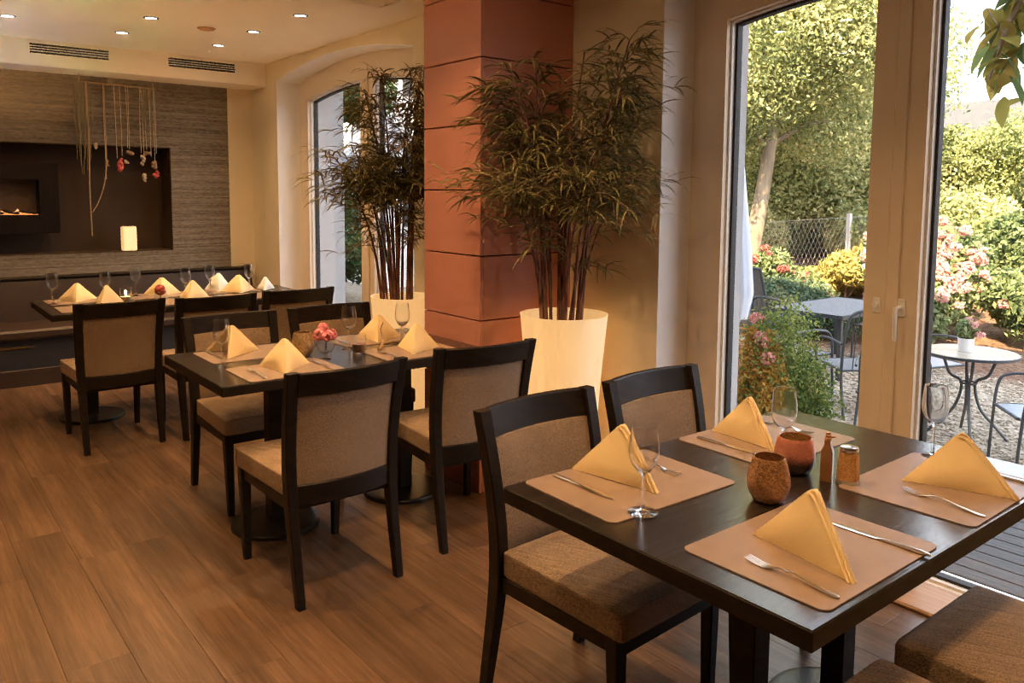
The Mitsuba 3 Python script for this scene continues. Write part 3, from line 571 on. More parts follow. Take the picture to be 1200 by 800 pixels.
for i, (x, y, dg, b, th, l, g) in enumerate(naps):
    wh = i in (13, 14)
    m = napkin_mesh(b, th, i + 1, zs={'near': 1.18, 'middle': 1.42, 'back': 1.5, 'left': 1.3}[g])
    add('napkin', {**P(m, 'mat_napkin_white' if wh else 'mat_napkin', smooth=40), 'to_world': at(x, y, ZM + .0005, -dg)}, l, 'napkin', f'folded napkins on the {g} table')
# ---------------------------------------------------------------- cutlery (handle at y = 0, tip at +y)
def bar_sweep(ys, w, z, th):
    ys, w, z, th = map(np.asarray, (ys, w, z, th)); V, F = [], []
    for y, a, c, t in zip(ys, w, z, th):
        for k in range(8):
            g = k * math.pi / 4 + math.pi / 8; V.append([a / 2 * math.cos(g) / .924, y, c + t / 2 + t / 2 * math.sin(g) / .924])
    n = len(ys)
    for i in range(n - 1):
        for j in range(8):
            A, B = i * 8 + j, i * 8 + (j + 1) % 8; F += [[A, B + 8, B], [A, A + 8, B + 8]]
    for j in range(1, 7): F += [[0, j, j + 1], [(n - 1) * 8, (n - 1) * 8 + j + 1, (n - 1) * 8 + j]]
    return trimesh.Trimesh(np.array(V), np.array(F), process=False)
kn_h = bar_sweep([0, .004, .02, .06, .095, .105], [.006, .012, .0145, .012, .010, .009], [0] * 6, [.004, .006, .0075, .0068, .006, .005])
kn_b = bar_sweep([.104, .112, .15, .19, .212, .222], [.010, .014, .017, .0165, .010, .002], [.001] * 6, [.004, .0022, .0018, .0016, .0014, .001])
KNIFE = [('handle', P(kn_h, 'mat_steel', smooth=40)), ('blade', P(kn_b, 'mat_steel', smooth=40))]
fk_h = bar_sweep([0, .004, .02, .06, .10, .125, .14, .148], [.006, .013, .014, .009, .006, .006, .009, .016], [0, 0, 0, .003, .008, .008, .005, .003], [.003, .004, .0045, .0042, .004, .0035, .003, .0025])
fk_p = cat(bar_sweep([.147, .152, .160], [.015, .022, .0235], [.0032, .0022, .0015], [.0025, .002, .002]))
TN = []
for k in range(4):
    m = bar_sweep([.158, .175, .195, .204], [.0038, .0034, .003, .0015], [.0012, .0018, .0048, .0068], [.002, .0018, .0016, .0010]); m.apply_translation([-.0096 + .0064 * k, 0, 0]); TN.append(m)
FORK = [('handle', P(fk_h, 'mat_steel', smooth=40)), ('head', P(fk_p, 'mat_steel', smooth=40))] + [('head__tine' + ('' if k == 0 else f'_{k:03d}'), P(m, 'mat_steel')) for k, m in enumerate(TN)]
cut = [('fork', 1.377, 0.738, -1, 'steel fork left of the napkin on the placemat nearest the camera'), ('knife', 1.692, 0.712, 1, 'steel knife right of the napkin on the placemat nearest the camera'),
       ('fork', 2.008, 0.728, -7, 'steel fork in front of the orange lit napkin on the right'), ('knife', 2.335, 0.735, -3, 'steel knife at the right edge of the near table beyond the orange lit napkin'),
       ('knife', 1.392, 1.560, 180.5, 'steel knife at the left end of the near table'), ('fork', 1.655, 1.548, 180, 'steel fork behind the big napkin at the left end of the near table'),
       ('knife', 1.967, 1.535, 183, 'steel knife in front of the napkin at the window'), ('fork', 2.280, 1.535, 180, 'steel fork beside the red votive at the window'),
       ('fork', 1.215, 3.095, 0, 'steel fork at the front left of the middle table'), ('knife', 1.505, 3.095, 0, 'steel knife at the front left of the middle table'),
       ('knife', 1.205, 3.79, 180, 'steel knife at the back left of the middle table'), ('fork', 1.845, 3.105, 0, 'steel fork at the front right of the middle table'), ('knife', 1.83, 3.78, 180, 'steel knife at the back right of the middle table')]
for n, x, y, r, l in cut: place(KNIFE if n == 'knife' else FORK, n, at(x, y, ZM + .0004, r), l, n, f'{n}s on the tables')
# ---------------------------------------------------------------- wine glasses
def glass_profile(s=1.0):
    out = [(0, 0), (.034, 0), (.0355, .0012), (.034, .0022), (.020, .0042), (.008, .0075), (.0045, .014), (.0038, .05), (.0040, .088), (.0075, .096), (.018, .103), (.028, .116), (.0345, .134), (.0362, .150), (.0350, .172), (.0315, .198), (.0300, .209), (.0298, .2102)]
    inn = [(.0288, .2100), (.0303, .198), (.0337, .172), (.0349, .150), (.0332, .135), (.0268, .118), (.0165, .1055), (.006, .101), (0, .1002)]
    return np.array(out + inn) * s
WG = P(lathe(glass_profile(), 48), 'mat_glass', smooth=35); gp = glass_profile(); gp[5:9, 0] += .0018; WGS = P(lathe(gp, 28), 'mat_glass', smooth=35)
gl = [(1.392, 1.239, 'near', 'empty wine glass at the left end of the near table'), (1.985, 1.250, 'near', 'empty wine glass beside the red votive near the window'), (2.375, 1.010, 'near', 'empty wine glass before the window mullion, behind the orange lit napkin'),
      (1.155, 3.430, 'middle', 'wine glass at the left end of the middle table'), (1.775, 3.470, 'middle', 'wine glass in the middle of the middle table in front of the planter'), (2.030, 3.400, 'middle', 'wine glass at the right end of the middle table before the column'),
      (0.923, 6.010, 'back', 'leftmost wine glass on the back table'), (1.224, 5.930, 'back', 'wine glass on the back table between the first napkins'), (1.470, 6.150, 'back', 'wine glass on the back table behind the candle tumbler'),
      (1.730, 5.860, 'back', 'wine glass on the back table right of the red rose'), (1.950, 6.020, 'back', 'wine glass on the back table left of the pale napkin'), (2.230, 5.980, 'back', 'rightmost wine glass on the back table')]
for x, y, g, l in gl: add('wine_glass', {**(WG if g == 'near' else WGS), 'to_world': at(x, y, (ZM if (x, y) in ((1.392, 1.239),) else ZT) + .0004)}, l, 'wine glass', f'wine glasses on the {g} table')
# ---------------------------------------------------------------- votives, condiments, flowers
vb = lathe([(0, 0), (.027, 0), (.037, .006), (.047, .024), (.0525, .045), (.051, .064), (.045, .090), (.038, .112), (.0365, .113), (.035, .112), (.042, .088), (.048, .062), (.049, .045), (.044, .026), (.034, .010), (0, .008)], 56)
VB = P(vb, 'mat_votive_brown', smooth=40)
add('votive', {**VB, 'to_world': at(1.700, 1.106, ZT)}, 'tall tapered copper brown crackle glass votive on the near table', 'votive')
vr = lathe([(0, 0), (.030, 0), (.042, .006), (.051, .022), (.0545, .045), (.053, .066), (.048, .088), (.0435, .098), (.0425, .099), (.041, .098), (.0455, .086), (.050, .066), (.0515, .045), (.047, .024), (.038, .011), (0, .010)], 56)
k = thing('votive', 'round dark red glass votive with a gold rim on the near table', 'votive')
part(k, 'bowl', {**P(vr, 'mat_votive_red', smooth=40), 'to_world': at(1.940, 1.185, ZT)})
part(k, 'gold_lining', {**P(lathe([(.0465, .0862), (.0422, .0982), (.0408, .0972), (.0448, .0852), (.049, .066), (.05, .045), (.045, .0255), (.036, .013), (0, .012)], 48), 'mat_votive_gold', smooth=50), 'to_world': at(1.940, 1.185, ZT)}, 'gold crackled inside')
k = thing('oil_bottle', 'slim square oil bottle with a cork stopper on the near table', 'bottle')
part(k, 'body', {**P(loft([(0, 0, 0.0, .030, .030), (0, 0, .080, .030, .030), (0, 0, .096, .016, .016), (0, 0, .108, .015, .015)]), 'mat_oil', smooth=30), 'to_world': at(1.951, 1.096, ZT, 20)})
part(k, 'stopper', {**P(lathe([(0, .108), (.009, .108), (.009, .114), (.006, .117), (.0085, .121), (.006, .125), (.007, .129), (0, .131)], 16), 'mat_cork', smooth=40), 'to_world': at(1.951, 1.096, ZT)})
part(k, 'spout', {**P(tube([[0, 0, .113], [.012, -.006, .116], [.020, -.010, .1155]], [.003, .003, .002], 6), 'mat_cork'), 'to_world': at(1.951, 1.096, ZT)})
SH = [('jar', P(lathe([(0, 0), (.027, 0), (.029, .004), (.029, .014), (.0275, .05), (.024, .080), (.0225, .086), (0, .086)], 10), 'mat_spice', smooth=20)),
      ('glass_foot', P(lathe([(0, .0), (.0305, 0), (.0315, .004), (.0305, .012), (.0295, .012), (.0295, .0), ], 10), 'mat_alu', smooth=20)),
      ('lid', P(lathe([(.0235, .0862), (.0240, .094), (.022, .098), (.012, .101), (0, .1015)], 24), 'mat_steel', smooth=40))]
place(SH, 'spice_shaker', at(1.976, 1.050, ZT), 'faceted glass spice shaker with metal lid on the near table', 'shaker')
# middle table
k = add('votive', {**P(vb, 'mat_votive_gold', smooth=40), 'to_world': at(1.525, 3.440, ZT, 40)}, 'gold brown crackle glass votive beside the pink flowers', 'votive')
def flower_glass(x, y, s, lab, head, hl):
    k = thing('flower_glass', lab, 'vase')
    o = [(0, 0), (.022, 0), (.024, .002), (.008, .006), (.005, .014), (.006, .022), (.026, .034), (.036, .052), (.038, .075), (.034, .100)]; i = [(.0328, .0995), (.0366, .075), (.0346, .053), (.025, .0365), (.004, .026), (0, .0255)]
    part(k, 'glass', {**P(lathe(np.array(o + i) * s, 32), 'mat_glass', smooth=35), 'to_world': at(x, y, ZT)})
    fl = thing('flower', hl, 'flower')
    g = np.random.default_rng(int(x * 100)); heads = []
    part(fl, 'stem', P(tube([[x, y, ZT + .040 * s], [x + .002, y, ZT + .10 * s]], .003, 6), mt_green))
    for q, (dx, dy, dz, r) in enumerate(head):
        ms = []
        for w in range(26):
            d = g.normal(size=3); d /= np.linalg.norm(d); L = r * g.uniform(.75, 1.1)
            e = trimesh.creation.icosphere(1, 1); e.apply_scale([r * .34, r * .14, r * .40]); R = trimesh.geometry.align_vectors([0, 1, 0], d); e.apply_transform(R); e.apply_translation(d * L * .7); ms.append(e)
        m = cat(*ms); m.apply_translation([x + dx, y + dy, ZT + dz]); part(fl, 'blossom', P(m, 'mat_flower_red' if 'rose' in hl else 'mat_flower_pink', smooth=True))
    return k
mt_green = mat('mat_stem_green', (0.06, 0.09, 0.03), 0.6)
flower_glass(1.585, 3.325, 1.05, 'stemmed glass holding pink flowers in the centre of the middle table', [(-.030, .004, .112, .034), (.016, -.014, .112, .034), (-.006, .016, .138, .032), (.040, .014, .104, .026), (-.012, -.030, .104, .028)], 'pink flowers in the stemmed glass on the middle table')
TUM = P(lathe([(0, 0), (.028, 0), (.029, .003), (.032, .090), (.0308, .090), (.0280, .010), (0, .009)], 32), 'mat_glass', smooth=35)
k = thing('tumbler', 'small clear tumbler right of the pink flowers on the middle table', 'glass'); part(k, 'glass', {**TUM, 'to_world': at(1.765, 3.350, ZT)})
part(k, 'filling', {**P(lathe([(0, .010), (.0275, .0105), (.0280, .045), (0, .047)], 24), 'mat_oil', smooth=35), 'to_world': at(1.765, 3.350, ZT)}, 'dark filling')
tw = thing('twig', 'curved dry brown twig lying on the middle table in front of the planter', 'twig')
part(tw, 'stem', P(tube(spline([[1.86, 3.33, .7605], [1.93, 3.42, .766], [1.95, 3.46, .79], [1.96, 3.49, .83], [1.985, 3.51, .855]], 16), np.linspace(.010, .003, 16), 7), 'mat_twig', smooth=True))
part(tw, 'side_branch', P(tube(spline([[1.93, 3.42, .767], [2.00, 3.42, .770], [2.07, 3.40, .764]], 10), np.linspace(.009, .005, 10), 7), 'mat_twig', smooth=True))
# back table: candle tumbler, rose
k = thing('candle_tumbler', 'glass tumbler with a lit candle on the back table', 'candle'); part(k, 'glass', {**P(lathe(np.array([(0, 0), (.036, 0), (.037, .003), (.038, .098), (.0365, .098), (.034, .010), (0, .009)]), 28), 'mat_glass', smooth=35), 'to_world': at(1.34, 5.88, ZT)})
part(k, 'wax', {**P(lathe([(0, .010), (.033, .0105), (.034, .035), (0, .036)], 20), 'mat_napkin', smooth=40), 'to_world': at(1.34, 5.88, ZT)})
part(k, 'flame', {**P(trimesh.creation.icosphere(2, .010).apply_scale([.8, .8, 2.0]).apply_translation([1.34, 5.88, ZT + .060]), 'mat_napkin'), 'emitter': emit(30, 17, 5)}, 'flame')
flower_glass(1.478, 5.56, 1.02, 'small footed glass holding a red rose on the back table', [(0, 0, .104, .042)], 'red rose in the glass on the back table')

# ================================================================ PLANTERS AND BAMBOO
def planter(x, y, s, lab):
    k = thing('planter', lab, 'planter', 'luminous planters')
    pr = [(0, 0.0), (.145, 0.0), (.150, .006), (.163, .30), (.185, .62), (.213, .915), (.216, .922), (.210, .922), (.204, .915), (.180, .66)]
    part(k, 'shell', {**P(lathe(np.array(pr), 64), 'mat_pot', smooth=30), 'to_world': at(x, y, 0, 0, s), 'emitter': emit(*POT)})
    part(k, 'soil', {**P(lathe([(0, .82), (.19, .82)], 40), 'mat_soil'), 'to_world': at(x, y, 0, 0, s)})
    return k
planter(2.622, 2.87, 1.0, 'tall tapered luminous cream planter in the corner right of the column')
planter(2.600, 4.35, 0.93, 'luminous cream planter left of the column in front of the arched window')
def leaf_strips(base, d, L, W, droop, colr, nseg=4, roll=None):
    """many narrow leaves: base, unit d (n,3), lengths, widths, droop -> mesh arrays with colours"""
    n = len(base); up = np.array([0, 0, 1.0]); side = np.cross(d, up); side /= np.linalg.norm(side, axis=1, keepdims=True) + 1e-9
    if roll is not None:
        nn = np.cross(side, d); side = side * np.cos(roll)[:, None] + nn * np.sin(roll)[:, None]
    prof = np.array([0.35, 0.95, 1.0, 0.65, 0.05])[: nseg + 1]; V = np.zeros((n, nseg + 1, 2, 3)); pos = base.copy(); dirn = d.copy()
    for k in range(nseg + 1):
        V[:, k, 0] = pos - side * (W * prof[k] / 2)[:, None]; V[:, k, 1] = pos + side * (W * prof[k] / 2)[:, None]
        pos = pos + dirn * (L / nseg)[:, None]; dirn = dirn + np.array([0, 0, -1.0]) * (droop / nseg)[:, None]; dirn /= np.linalg.norm(dirn, axis=1, keepdims=True)
    m = 2 * (nseg + 1); base_i = (np.arange(n) * m)[:, None, None]; k = np.arange(nseg)[None, :, None] * 2
    F = (base_i + k + np.array([0, 1, 3, 2])[None, None, :]).reshape(-1, 4)
    return V.reshape(-1, 3), F, np.repeat(colr, m, axis=0)
def bamboo(x, y, z0, zc0, ztop, spread, seed, lab, ncane=16, pot_r=0.11, bias=(0, 0), clipx=2.88, clipy=(None, None)):
    g = np.random.default_rng(seed); k = thing('bamboo_plant', lab, 'plant', 'potted bamboo plants'); B, D, Ls, Ws, Dr, Co = [], [], [], [], [], []
    twigs = []
    for c in range(ncane):
        a = g.uniform(0, 2 * math.pi); r = pot_r * math.sqrt(g.uniform(0, 1)); p0 = np.array([x + r * math.cos(a), y + r * math.sin(a), z0])
        H = g.uniform(0.45, 1.0) * (ztop - z0); out = np.array([math.cos(a), math.sin(a)]) * g.uniform(0.3, 1.0) * spread * 0.45 + np.array(bias) * 0.25
        pts = [p0, p0 + [out[0] * .18, out[1] * .18, H * .4], p0 + [out[0] * .55, out[1] * .55, H * .75], p0 + [out[0], out[1], H]]
        pa = spline(pts, 18)
        part(k, 'cane', P(tube(pa, np.linspace(.0095, .003, 18), 7), 'mat_cane', smooth=True))
        for t in np.linspace(0.28, 1.0, 17):
            q = pa[int(t * 17)]
            if q[2] < zc0 - 0.35 + 0.3 * g.uniform(): continue
            if q[2] < zc0 and g.uniform() < 0.72: continue
            for _ in range(2):
                b = a + g.normal(0, 1.2); e = g.uniform(0.0, 0.8); L = g.uniform(.10, .30) * spread / .5 * (1.1 - 0.55 * max(0, (q[2] - zc0) / (ztop - zc0)))
                d = np.array([math.cos(b) * math.cos(e), math.sin(b) * math.cos(e), math.sin(e)]); d[:2] += np.array(bias) * 0.3; d /= np.linalg.norm(d)
                tip = q + d * L; mid = q + d * L * .5 + [0, 0, .02]; tip = tip - [0, 0, L * .18]
                tp = spline([q, mid, tip], 6); inw = (tip[0] > clipx) or (clipy[0] and tip[0] > CX0 - .03 and CY0 - .03 < tip[1] < CY1 + .03)
                if inw: continue
                twigs.append(tube(tp, np.linspace(.003, .0015, 6), 4, cap=False))
                for w in range(13):
                    u = 0.2 + 0.8 * (w / 12); pp = tp[min(5, int(u * 5.99))]; bb = b + (1 if w % 2 else -1) * g.uniform(.25, 1.0); ee = g.uniform(-.35, .65)
                    B.append(pp); D.append([math.cos(bb) * math.cos(ee), math.sin(bb) * math.cos(ee), math.sin(ee)])
                    Ls.append(g.uniform(.09, .17)); Ws.append(g.uniform(.007, .012)); Dr.append(g.uniform(.5, 1.6))
                    t2 = g.uniform(); Co.append((1 - t2) * np.array([.085, .085, .036]) + t2 * np.array([.24, .20, .085]) if g.uniform() < .93 else np.array([.36, .28, .14]))
    B, D, Ls, Ws, Dr, Co = map(np.array, (B, D, Ls, Ws, Dr, Co))
    end = B + D * Ls[:, None]; ok = (end[:, 0] < clipx) & (B[:, 0] < clipx)
    if clipy[0]: lo = clipy[0]; inside = (end[:, 0] > CX0 - .03) & (end[:, 1] > CY0 - .03) & (end[:, 1] < CY1 + .03) | (B[:, 0] > CX0 - .03) & (B[:, 1] > CY0 - .03) & (B[:, 1] < CY1 + .03); ok &= ~inside
    V, F, C = leaf_strips(B[ok], D[ok], Ls[ok], Ws[ok], Dr[ok], Co[ok], roll=g.uniform(-.6, .6, ok.sum()))
    part(k, 'twigs', P(cat(*twigs), 'mat_twig'), None, 'stuff')
    part(k, 'foliage', mikit.ply((V, F), 'mat_palm_leaf', smooth=False, color=C), None, 'stuff')
bamboo(2.60, 2.86, 0.82, 1.40, 2.20, 0.60, 11, 'dense potted bamboo in the corner right of the column', 18, clipy=(1, 1), bias=(-.08, -.32))
bamboo(2.56, 4.36, 0.77, 1.42, 2.28, 0.55, 23, 'potted bamboo left of the column in front of the arched window', 18, clipy=(1, 1), bias=(-.15, .05))

# ================================================================ OUTSIDE
def gz(x, y):
    t = np.clip((np.asarray(x, float) - 9.5) / 8.0, 0, 1); return -0.48 + 0.62 * t * t * (3 - 2 * t) + np.clip(np.asarray(x) - 17.5, 0, 60) * 0.03
xs = np.concatenate([np.linspace(XO, 9, 24), np.linspace(9.3, 20, 24), np.linspace(22, 90, 14)]); ys = np.linspace(-30, 70, 60)
GX, GY = np.meshgrid(xs, ys, indexing='ij'); V = np.stack([GX, GY, gz(GX, GY)], -1).reshape(-1, 3); ny = len(ys)
F = np.array([[i * ny + j, (i + 1) * ny + j, (i + 1) * ny + j + 1, i * ny + j + 1] for i in range(len(xs) - 1) for j in range(ny - 1)])
add('ground', P((V, F), 'mat_gravel', smooth=True), 'gravel terrace and planting beds outside the window', None, None, 'structure')
# pebbles
g = np.random.default_rng(3); n = 14000; px = g.uniform(5.4, 9.6, n); py = g.uniform(1.4, 7.5, n); ms_v, ms_f = [], []
ico = trimesh.creation.icosahedron(); iv, iff = np.array(ico.vertices), np.array(ico.faces)
s = g.uniform(.010, .022, n); sc = s[:, None, None] * np.stack([np.ones(n), g.uniform(.7, 1, n), g.uniform(.4, .7, n)], -1)[:, None, :]
V = iv[None] * sc + np.stack([px, py, gz(px, py) + s * .25], -1)[:, None, :]; F = iff[None] + (np.arange(n) * len(iv))[:, None, None]
part('ground', 'pebbles', P((V.reshape(-1, 3), F.reshape(-1, 3)), 'mat_pebble'), 'loose gravel stones', 'stuff')
# deck in front of the near window
dk = thing('deck', 'dark grey slatted wooden deck outside the near window', None, None, 'structure')
part(dk, 'joists', P(cat(*[bx(XF + .06, 4.75, y, y + .05, -.5, -.05) for y in np.arange(-1.5, 1.95, .6)]), 'mat_black_matte'))
for i in range(15):
    x0 = 3.262 + i * 0.1; part(dk, 'board', P(plank(x0 + .003, x0 + .097, 0.52 if x0 < XO else -1.6, 2.0 if x0 > XO else 2.53, -.05, -.018, .003), 'mat_deck'))
part(dk, 'fascia', P(bx(4.76, 4.79, -1.6, 2.0, -.48, -.02), 'mat_deck'))
part(dk, 'edge_strip', P(bx(XF + .05, XF + .062, .52, 2.53, -.03, .022), 'mat_alu'), 'bright metal door sill edge')

# leaf clouds
def leafcloud(g, blobs, n, size, pal, shade=0.35, aspect=1.6, power=0.5):
    if n > 40000: n, size = int(n * 2.4), size * .58
    elif n > 20000: n, size = int(n * 1.9), size * .66
    """blobs: (cx,cy,cz,rx,ry,rz). n leaves in the shells, as bent quads with a vertex colour"""
    w = np.array([b[3] * b[4] + b[4] * b[5] + b[3] * b[5] for b in blobs]); idx = g.choice(len(blobs), n, p=w / w.sum()); bl = np.array(blobs)[idx]
    d = g.normal(size=(n, 3)); d /= np.linalg.norm(d, axis=1, keepdims=True); r = g.uniform(0.2, 1, n) ** power
    lump = 0.75 + 0.5 * meshkit.fbm(d * 2.3 + idx[:, None] * 7.7, 3, 5)
    pos = bl[:, :3] + d * bl[:, 3:] * (r * lump)[:, None]
    nrm = d + g.normal(size=(n, 3)) * 0.8; nrm /= np.linalg.norm(nrm, axis=1, keepdims=True)
    t = np.cross(nrm, g.normal(size=(n, 3))); t /= np.linalg.norm(t, axis=1, keepdims=True); b = np.cross(nrm, t); s = size * g.uniform(.6, 1.3, n)
    L, W = t * (s * aspect / 2)[:, None], b * (s / 2)[:, None]
    V = np.stack([pos - L, pos + W * .9, pos + L + nrm * (s * .15)[:, None], pos - W * .9], 1).reshape(-1, 3); F = np.arange(4 * n).reshape(-1, 4)
    pal = np.array(pal); cl = meshkit.noise(pos * 1.1 + 3, 9); k = np.clip(cl * .9 + g.normal(0, .22, n), 0, .999) * (len(pal) - 1); i0 = k.astype(int); f = (k - i0)[:, None]
    col = (pal[i0] * (1 - f) + pal[np.minimum(i0 + 1, len(pal) - 1)] * f) * g.uniform(.75, 1.2, n)[:, None]
    return V, F, np.repeat(np.clip(col, 0, .95), 4, axis=0)
YG = [(.17, .215, .095), (.37, .41, .19), (.60, .59, .30), (.72, .67, .37)]
GR = [(.08, .125, .06), (.18, .24, .11), (.32, .38, .18), (.46, .50, .26)]
DK = [(.02, .05, .022), (.05, .10, .04), (.09, .16, .06), (.16, .22, .08)]
def tree(name, label, x, y, h, cr, seed, n, size, pal, trunk=0.16, lean=(0, 0), base=1.6, nblob=12, group=None, clear=0.3):
    g = np.random.default_rng(seed); z0 = float(gz(x, y)) - .05; k = thing(name, label, 'tree', group)
    top = np.array([x + lean[0], y + lean[1], z0 + h * .85]); pa = spline([[x, y, z0], [x + lean[0] * .25 + .05, y + lean[1] * .25, z0 + h * .25], [x + lean[0] * .6, y + lean[1] * .6 + .08, z0 + h * .55], top], 14)
    part(k, 'trunk', P(tube(pa, np.linspace(trunk, trunk * .25, 14), 9), 'mat_bark', smooth=True))
    blobs = []
    for i in range(nblob):
        a = g.uniform(0, 6.28); t = g.uniform(clear, .95); c = pa[int(t * 13)]; rr = cr * g.uniform(.25, .75) * (1.2 - .5 * t)
        e = c + np.array([math.cos(a) * rr, math.sin(a) * rr, g.uniform(.1, .5) * cr * .6]); part(k + '__trunk', 'branch', P(tube(spline([c, (c + e) / 2 + [0, 0, .12], e], 7), np.linspace(trunk * .38, trunk * .1, 7), 6), 'mat_bark', smooth=True))
        q = cr * g.uniform(.42, .62); blobs.append((*e, q, q, q * .8))
    V, F, C = leafcloud(g, blobs, n, size, pal); part(k, 'foliage', mikit.ply((V, F), 'mat_leaf', color=C), None, 'stuff')
def bush(name, label, x, y, rx, ry, h, seed, n, size, pal, cat_='bush', group=None, flowers=None, nb=7, zoff=0.0, aspect=1.6):
    g = np.random.default_rng(seed); z0 = float(gz(x, y)) + zoff; k = thing(name, label, cat_, group); blobs = []; st = []
    for i in range(nb):
        a = g.uniform(0, 6.28); r = g.uniform(.0, .62); c = (x + rx * r * math.cos(a), y + ry * r * math.sin(a), z0 + h * g.uniform(.30, .72)); blobs.append((*c, rx * .5, ry * .5, h * .34))
        st.append(tube(spline([[x + .05 * math.cos(a), y + .05 * math.sin(a), z0 - .03], [(x + c[0]) / 2, (y + c[1]) / 2, z0 + h * .3], c], 7), np.linspace(.014, .005, 7), 5))
    for m in st: part(k, 'stem', P(m, 'mat_bark'))
    V, F, C = leafcloud(g, blobs, n, size, pal, aspect=aspect); V[:, 2] = np.maximum(V[:, 2], gz(V[:, 0], V[:, 1]) + .005); part(k, 'foliage', mikit.ply((V, F), 'mat_leaf', color=C), None, 'stuff')
    if flowers:
        nf, fs, fp_ = flowers
        for q in range(nf):
            b = blobs[g.integers(len(blobs))]; d = g.normal(size=3); d[2] = abs(d[2]); d[0] = -abs(d[0]) * 1.2; d /= np.linalg.norm(d); c = np.array(b[:3]) + d * np.array(b[3:]) * 1.0
            pr = 46; dd = g.normal(size=(pr, 3)); dd /= np.linalg.norm(dd, axis=1, keepdims=True); r = fs * g.uniform(.75, 1.2)
            V, F, C = leafcloud(g, [(*c, r, r, r * .8)], 70, r * .55, fp_, aspect=1.1, power=.25)
            part(k, 'flower_head', mikit.ply((V, F), 'mat_leaf', color=C))
    return k
# trees beyond the fence (in view through the near window, then through the far one)
TG = 'trees beyond the garden fence'
tree('tree', 'big pale yellow green tree with a leaning light trunk, left pane', 12.6, 8.9, 7.6, 2.7, 1, 52000, .085, YG, .18, (0.6, -.9), nblob=16, group=TG, clear=.5)
tree('tree', 'leafy yellow green tree behind the fence, in the middle of the left pane', 17.0, 10.6, 8.0, 3.4, 2, 44000, .11, YG, .2, (0, 0), nblob=16, group=TG, clear=.15)
tree('tree', 'darker green tree behind the fence near the window mullion', 19.5, 11.6, 8.5, 2.9, 3, 40000, .12, GR, .2, nblob=16, group=TG, clear=.12)
tree('tree', 'low yellow green tree behind the fence at the left of the right pane', 19.5, 8.8, 3.0, 1.6, 4, 34000, .11, YG, .16, nblob=14, group=TG, clear=.08)
tree('tree', 'small yellow leaved tree at the right edge of the right pane', 17.5, 4.7, 3.6, 1.5, 5, 26000, .085, YG, .12, nblob=12, group=TG, clear=.15)
tree('tree', 'bushy green tree above the hydrangeas in the right pane', 19.5, 6.6, 2.5, 1.9, 6, 30000, .095, GR[1:] + YG[2:3], .13, nblob=12, group=TG, clear=.05)
tree('tree', 'tall dense green tree far behind the left pane', 22.0, 15.5, 9.5, 4.2, 7, 36000, .15, YG, .25, nblob=16, group=TG, clear=.1)
tree('tree', 'dark evergreen tree seen through the far arched window', 6.2, 13.6, 6.5, 1.5, 8, 36000, .09, DK, .16, nblob=16, clear=.05, group='trees outside the arched window')
tree('tree', 'second dark tree outside the far arched window behind the bamboo', 5.6, 18.2, 6.0, 1.6, 9, 26000, .11, DK, .16, nblob=12, clear=.05, group='trees outside the arched window')
# bushes
BG = 'garden bushes'
HY = [(.62, .27, .24), (.82, .49, .43), (.88, .66, .58)]
bush('hydrangea', 'large pink flowering hydrangea in the right pane', 11.2, 4.85, 1.05, 1.15, 1.5, 31, 16000, .055, GR, 'hydrangea', BG, (120, .085, HY))
bush('hydrangea', 'low pink hydrangea right of the large one in the right pane', 11.6, 3.75, .8, .8, .95, 32, 10000, .055, GR, 'hydrangea', BG, (16, .06, HY))
bush('bush', 'reddish pink flowering bush below the leaning trunk', 11.5, 7.30, .75, .75, 1.05, 33, 12000, .05, GR, 'bush', BG, (34, .07, [(.40, .12, .11), (.62, .25, .22)]))
bush('bush', 'yellow autumn bush in front of the fence', 12.9, 7.1, .9, .9, .85, 34, 14000, .05, [(.28, .28, .10), (.50, .44, .16), (.64, .52, .20)], 'bush', BG)
bush('bush', 'orange yellow bush beside the window mullion', 13.4, 6.5, .8, .8, .95, 35, 12000, .05, [(.32, .25, .10), (.54, .38, .14), (.62, .44, .18)], 'bush', BG)
bush('bush', 'low blue green ground cover bush behind the garden table', 10.6, 6.35, .9, 1.2, .75, 36, 12000, .045, [(.07, .12, .07), (.16, .22, .13), (.28, .33, .20)], 'bush', BG)
bush('bush', 'green bush at the right edge behind the hydrangea', 13.6, 4.5, 1.4, 1.2, 1.55, 37, 18000, .055, GR, 'bush', BG)
bush('bush', 'tall yellow green bush by the right fence post', 14.6, 5.9, 1.3, 1.2, 1.9, 38, 18000, .06, YG, 'bush', BG)
bush('bush', 'yellow green hedge bush behind the fence in the left pane', 17.0, 10.2, 1.2, 1.4, 1.7, 39, 16000, .07, YG, 'bush', BG)
bush('bush', 'green bush behind the fence left of the mullion', 18.2, 8.6, 1.1, 1.1, 1.5, 40, 14000, .07, GR, 'bush', BG)
bush('bush', 'yellow green bush just behind the wire fence below the leaning trunk', 14.4, 10.2, 1.1, 1.1, 1.5, 43, 14000, .06, YG[1:], 'bush', BG)
bush('bush', 'pale yellow bush just behind the wire fence near the mullion', 16.1, 8.75, 1.0, 1.0, 1.35, 44, 14000, .06, YG[1:], 'bush', BG)
bush('shrub', 'green and orange leafy shrub close outside the near window', 4.30, 2.78, .50, .36, 1.42, 41, 19500, .018, [(.06, .10, .03), (.15, .21, .06), (.30, .34, .10), (.45, .44, .16)], 'shrub', None, None, 9)
bush('shrub', 'small orange brown shrub against the outer wall by the window', 4.06, 2.74, .24, .25, 1.22, 42, 6000, .02, [(.35, .17, .04), (.55, .30, .06), (.60, .38, .10)], 'shrub', None, (8, .04, [(.70, .30, .25), (.75, .42, .36)]), 5)
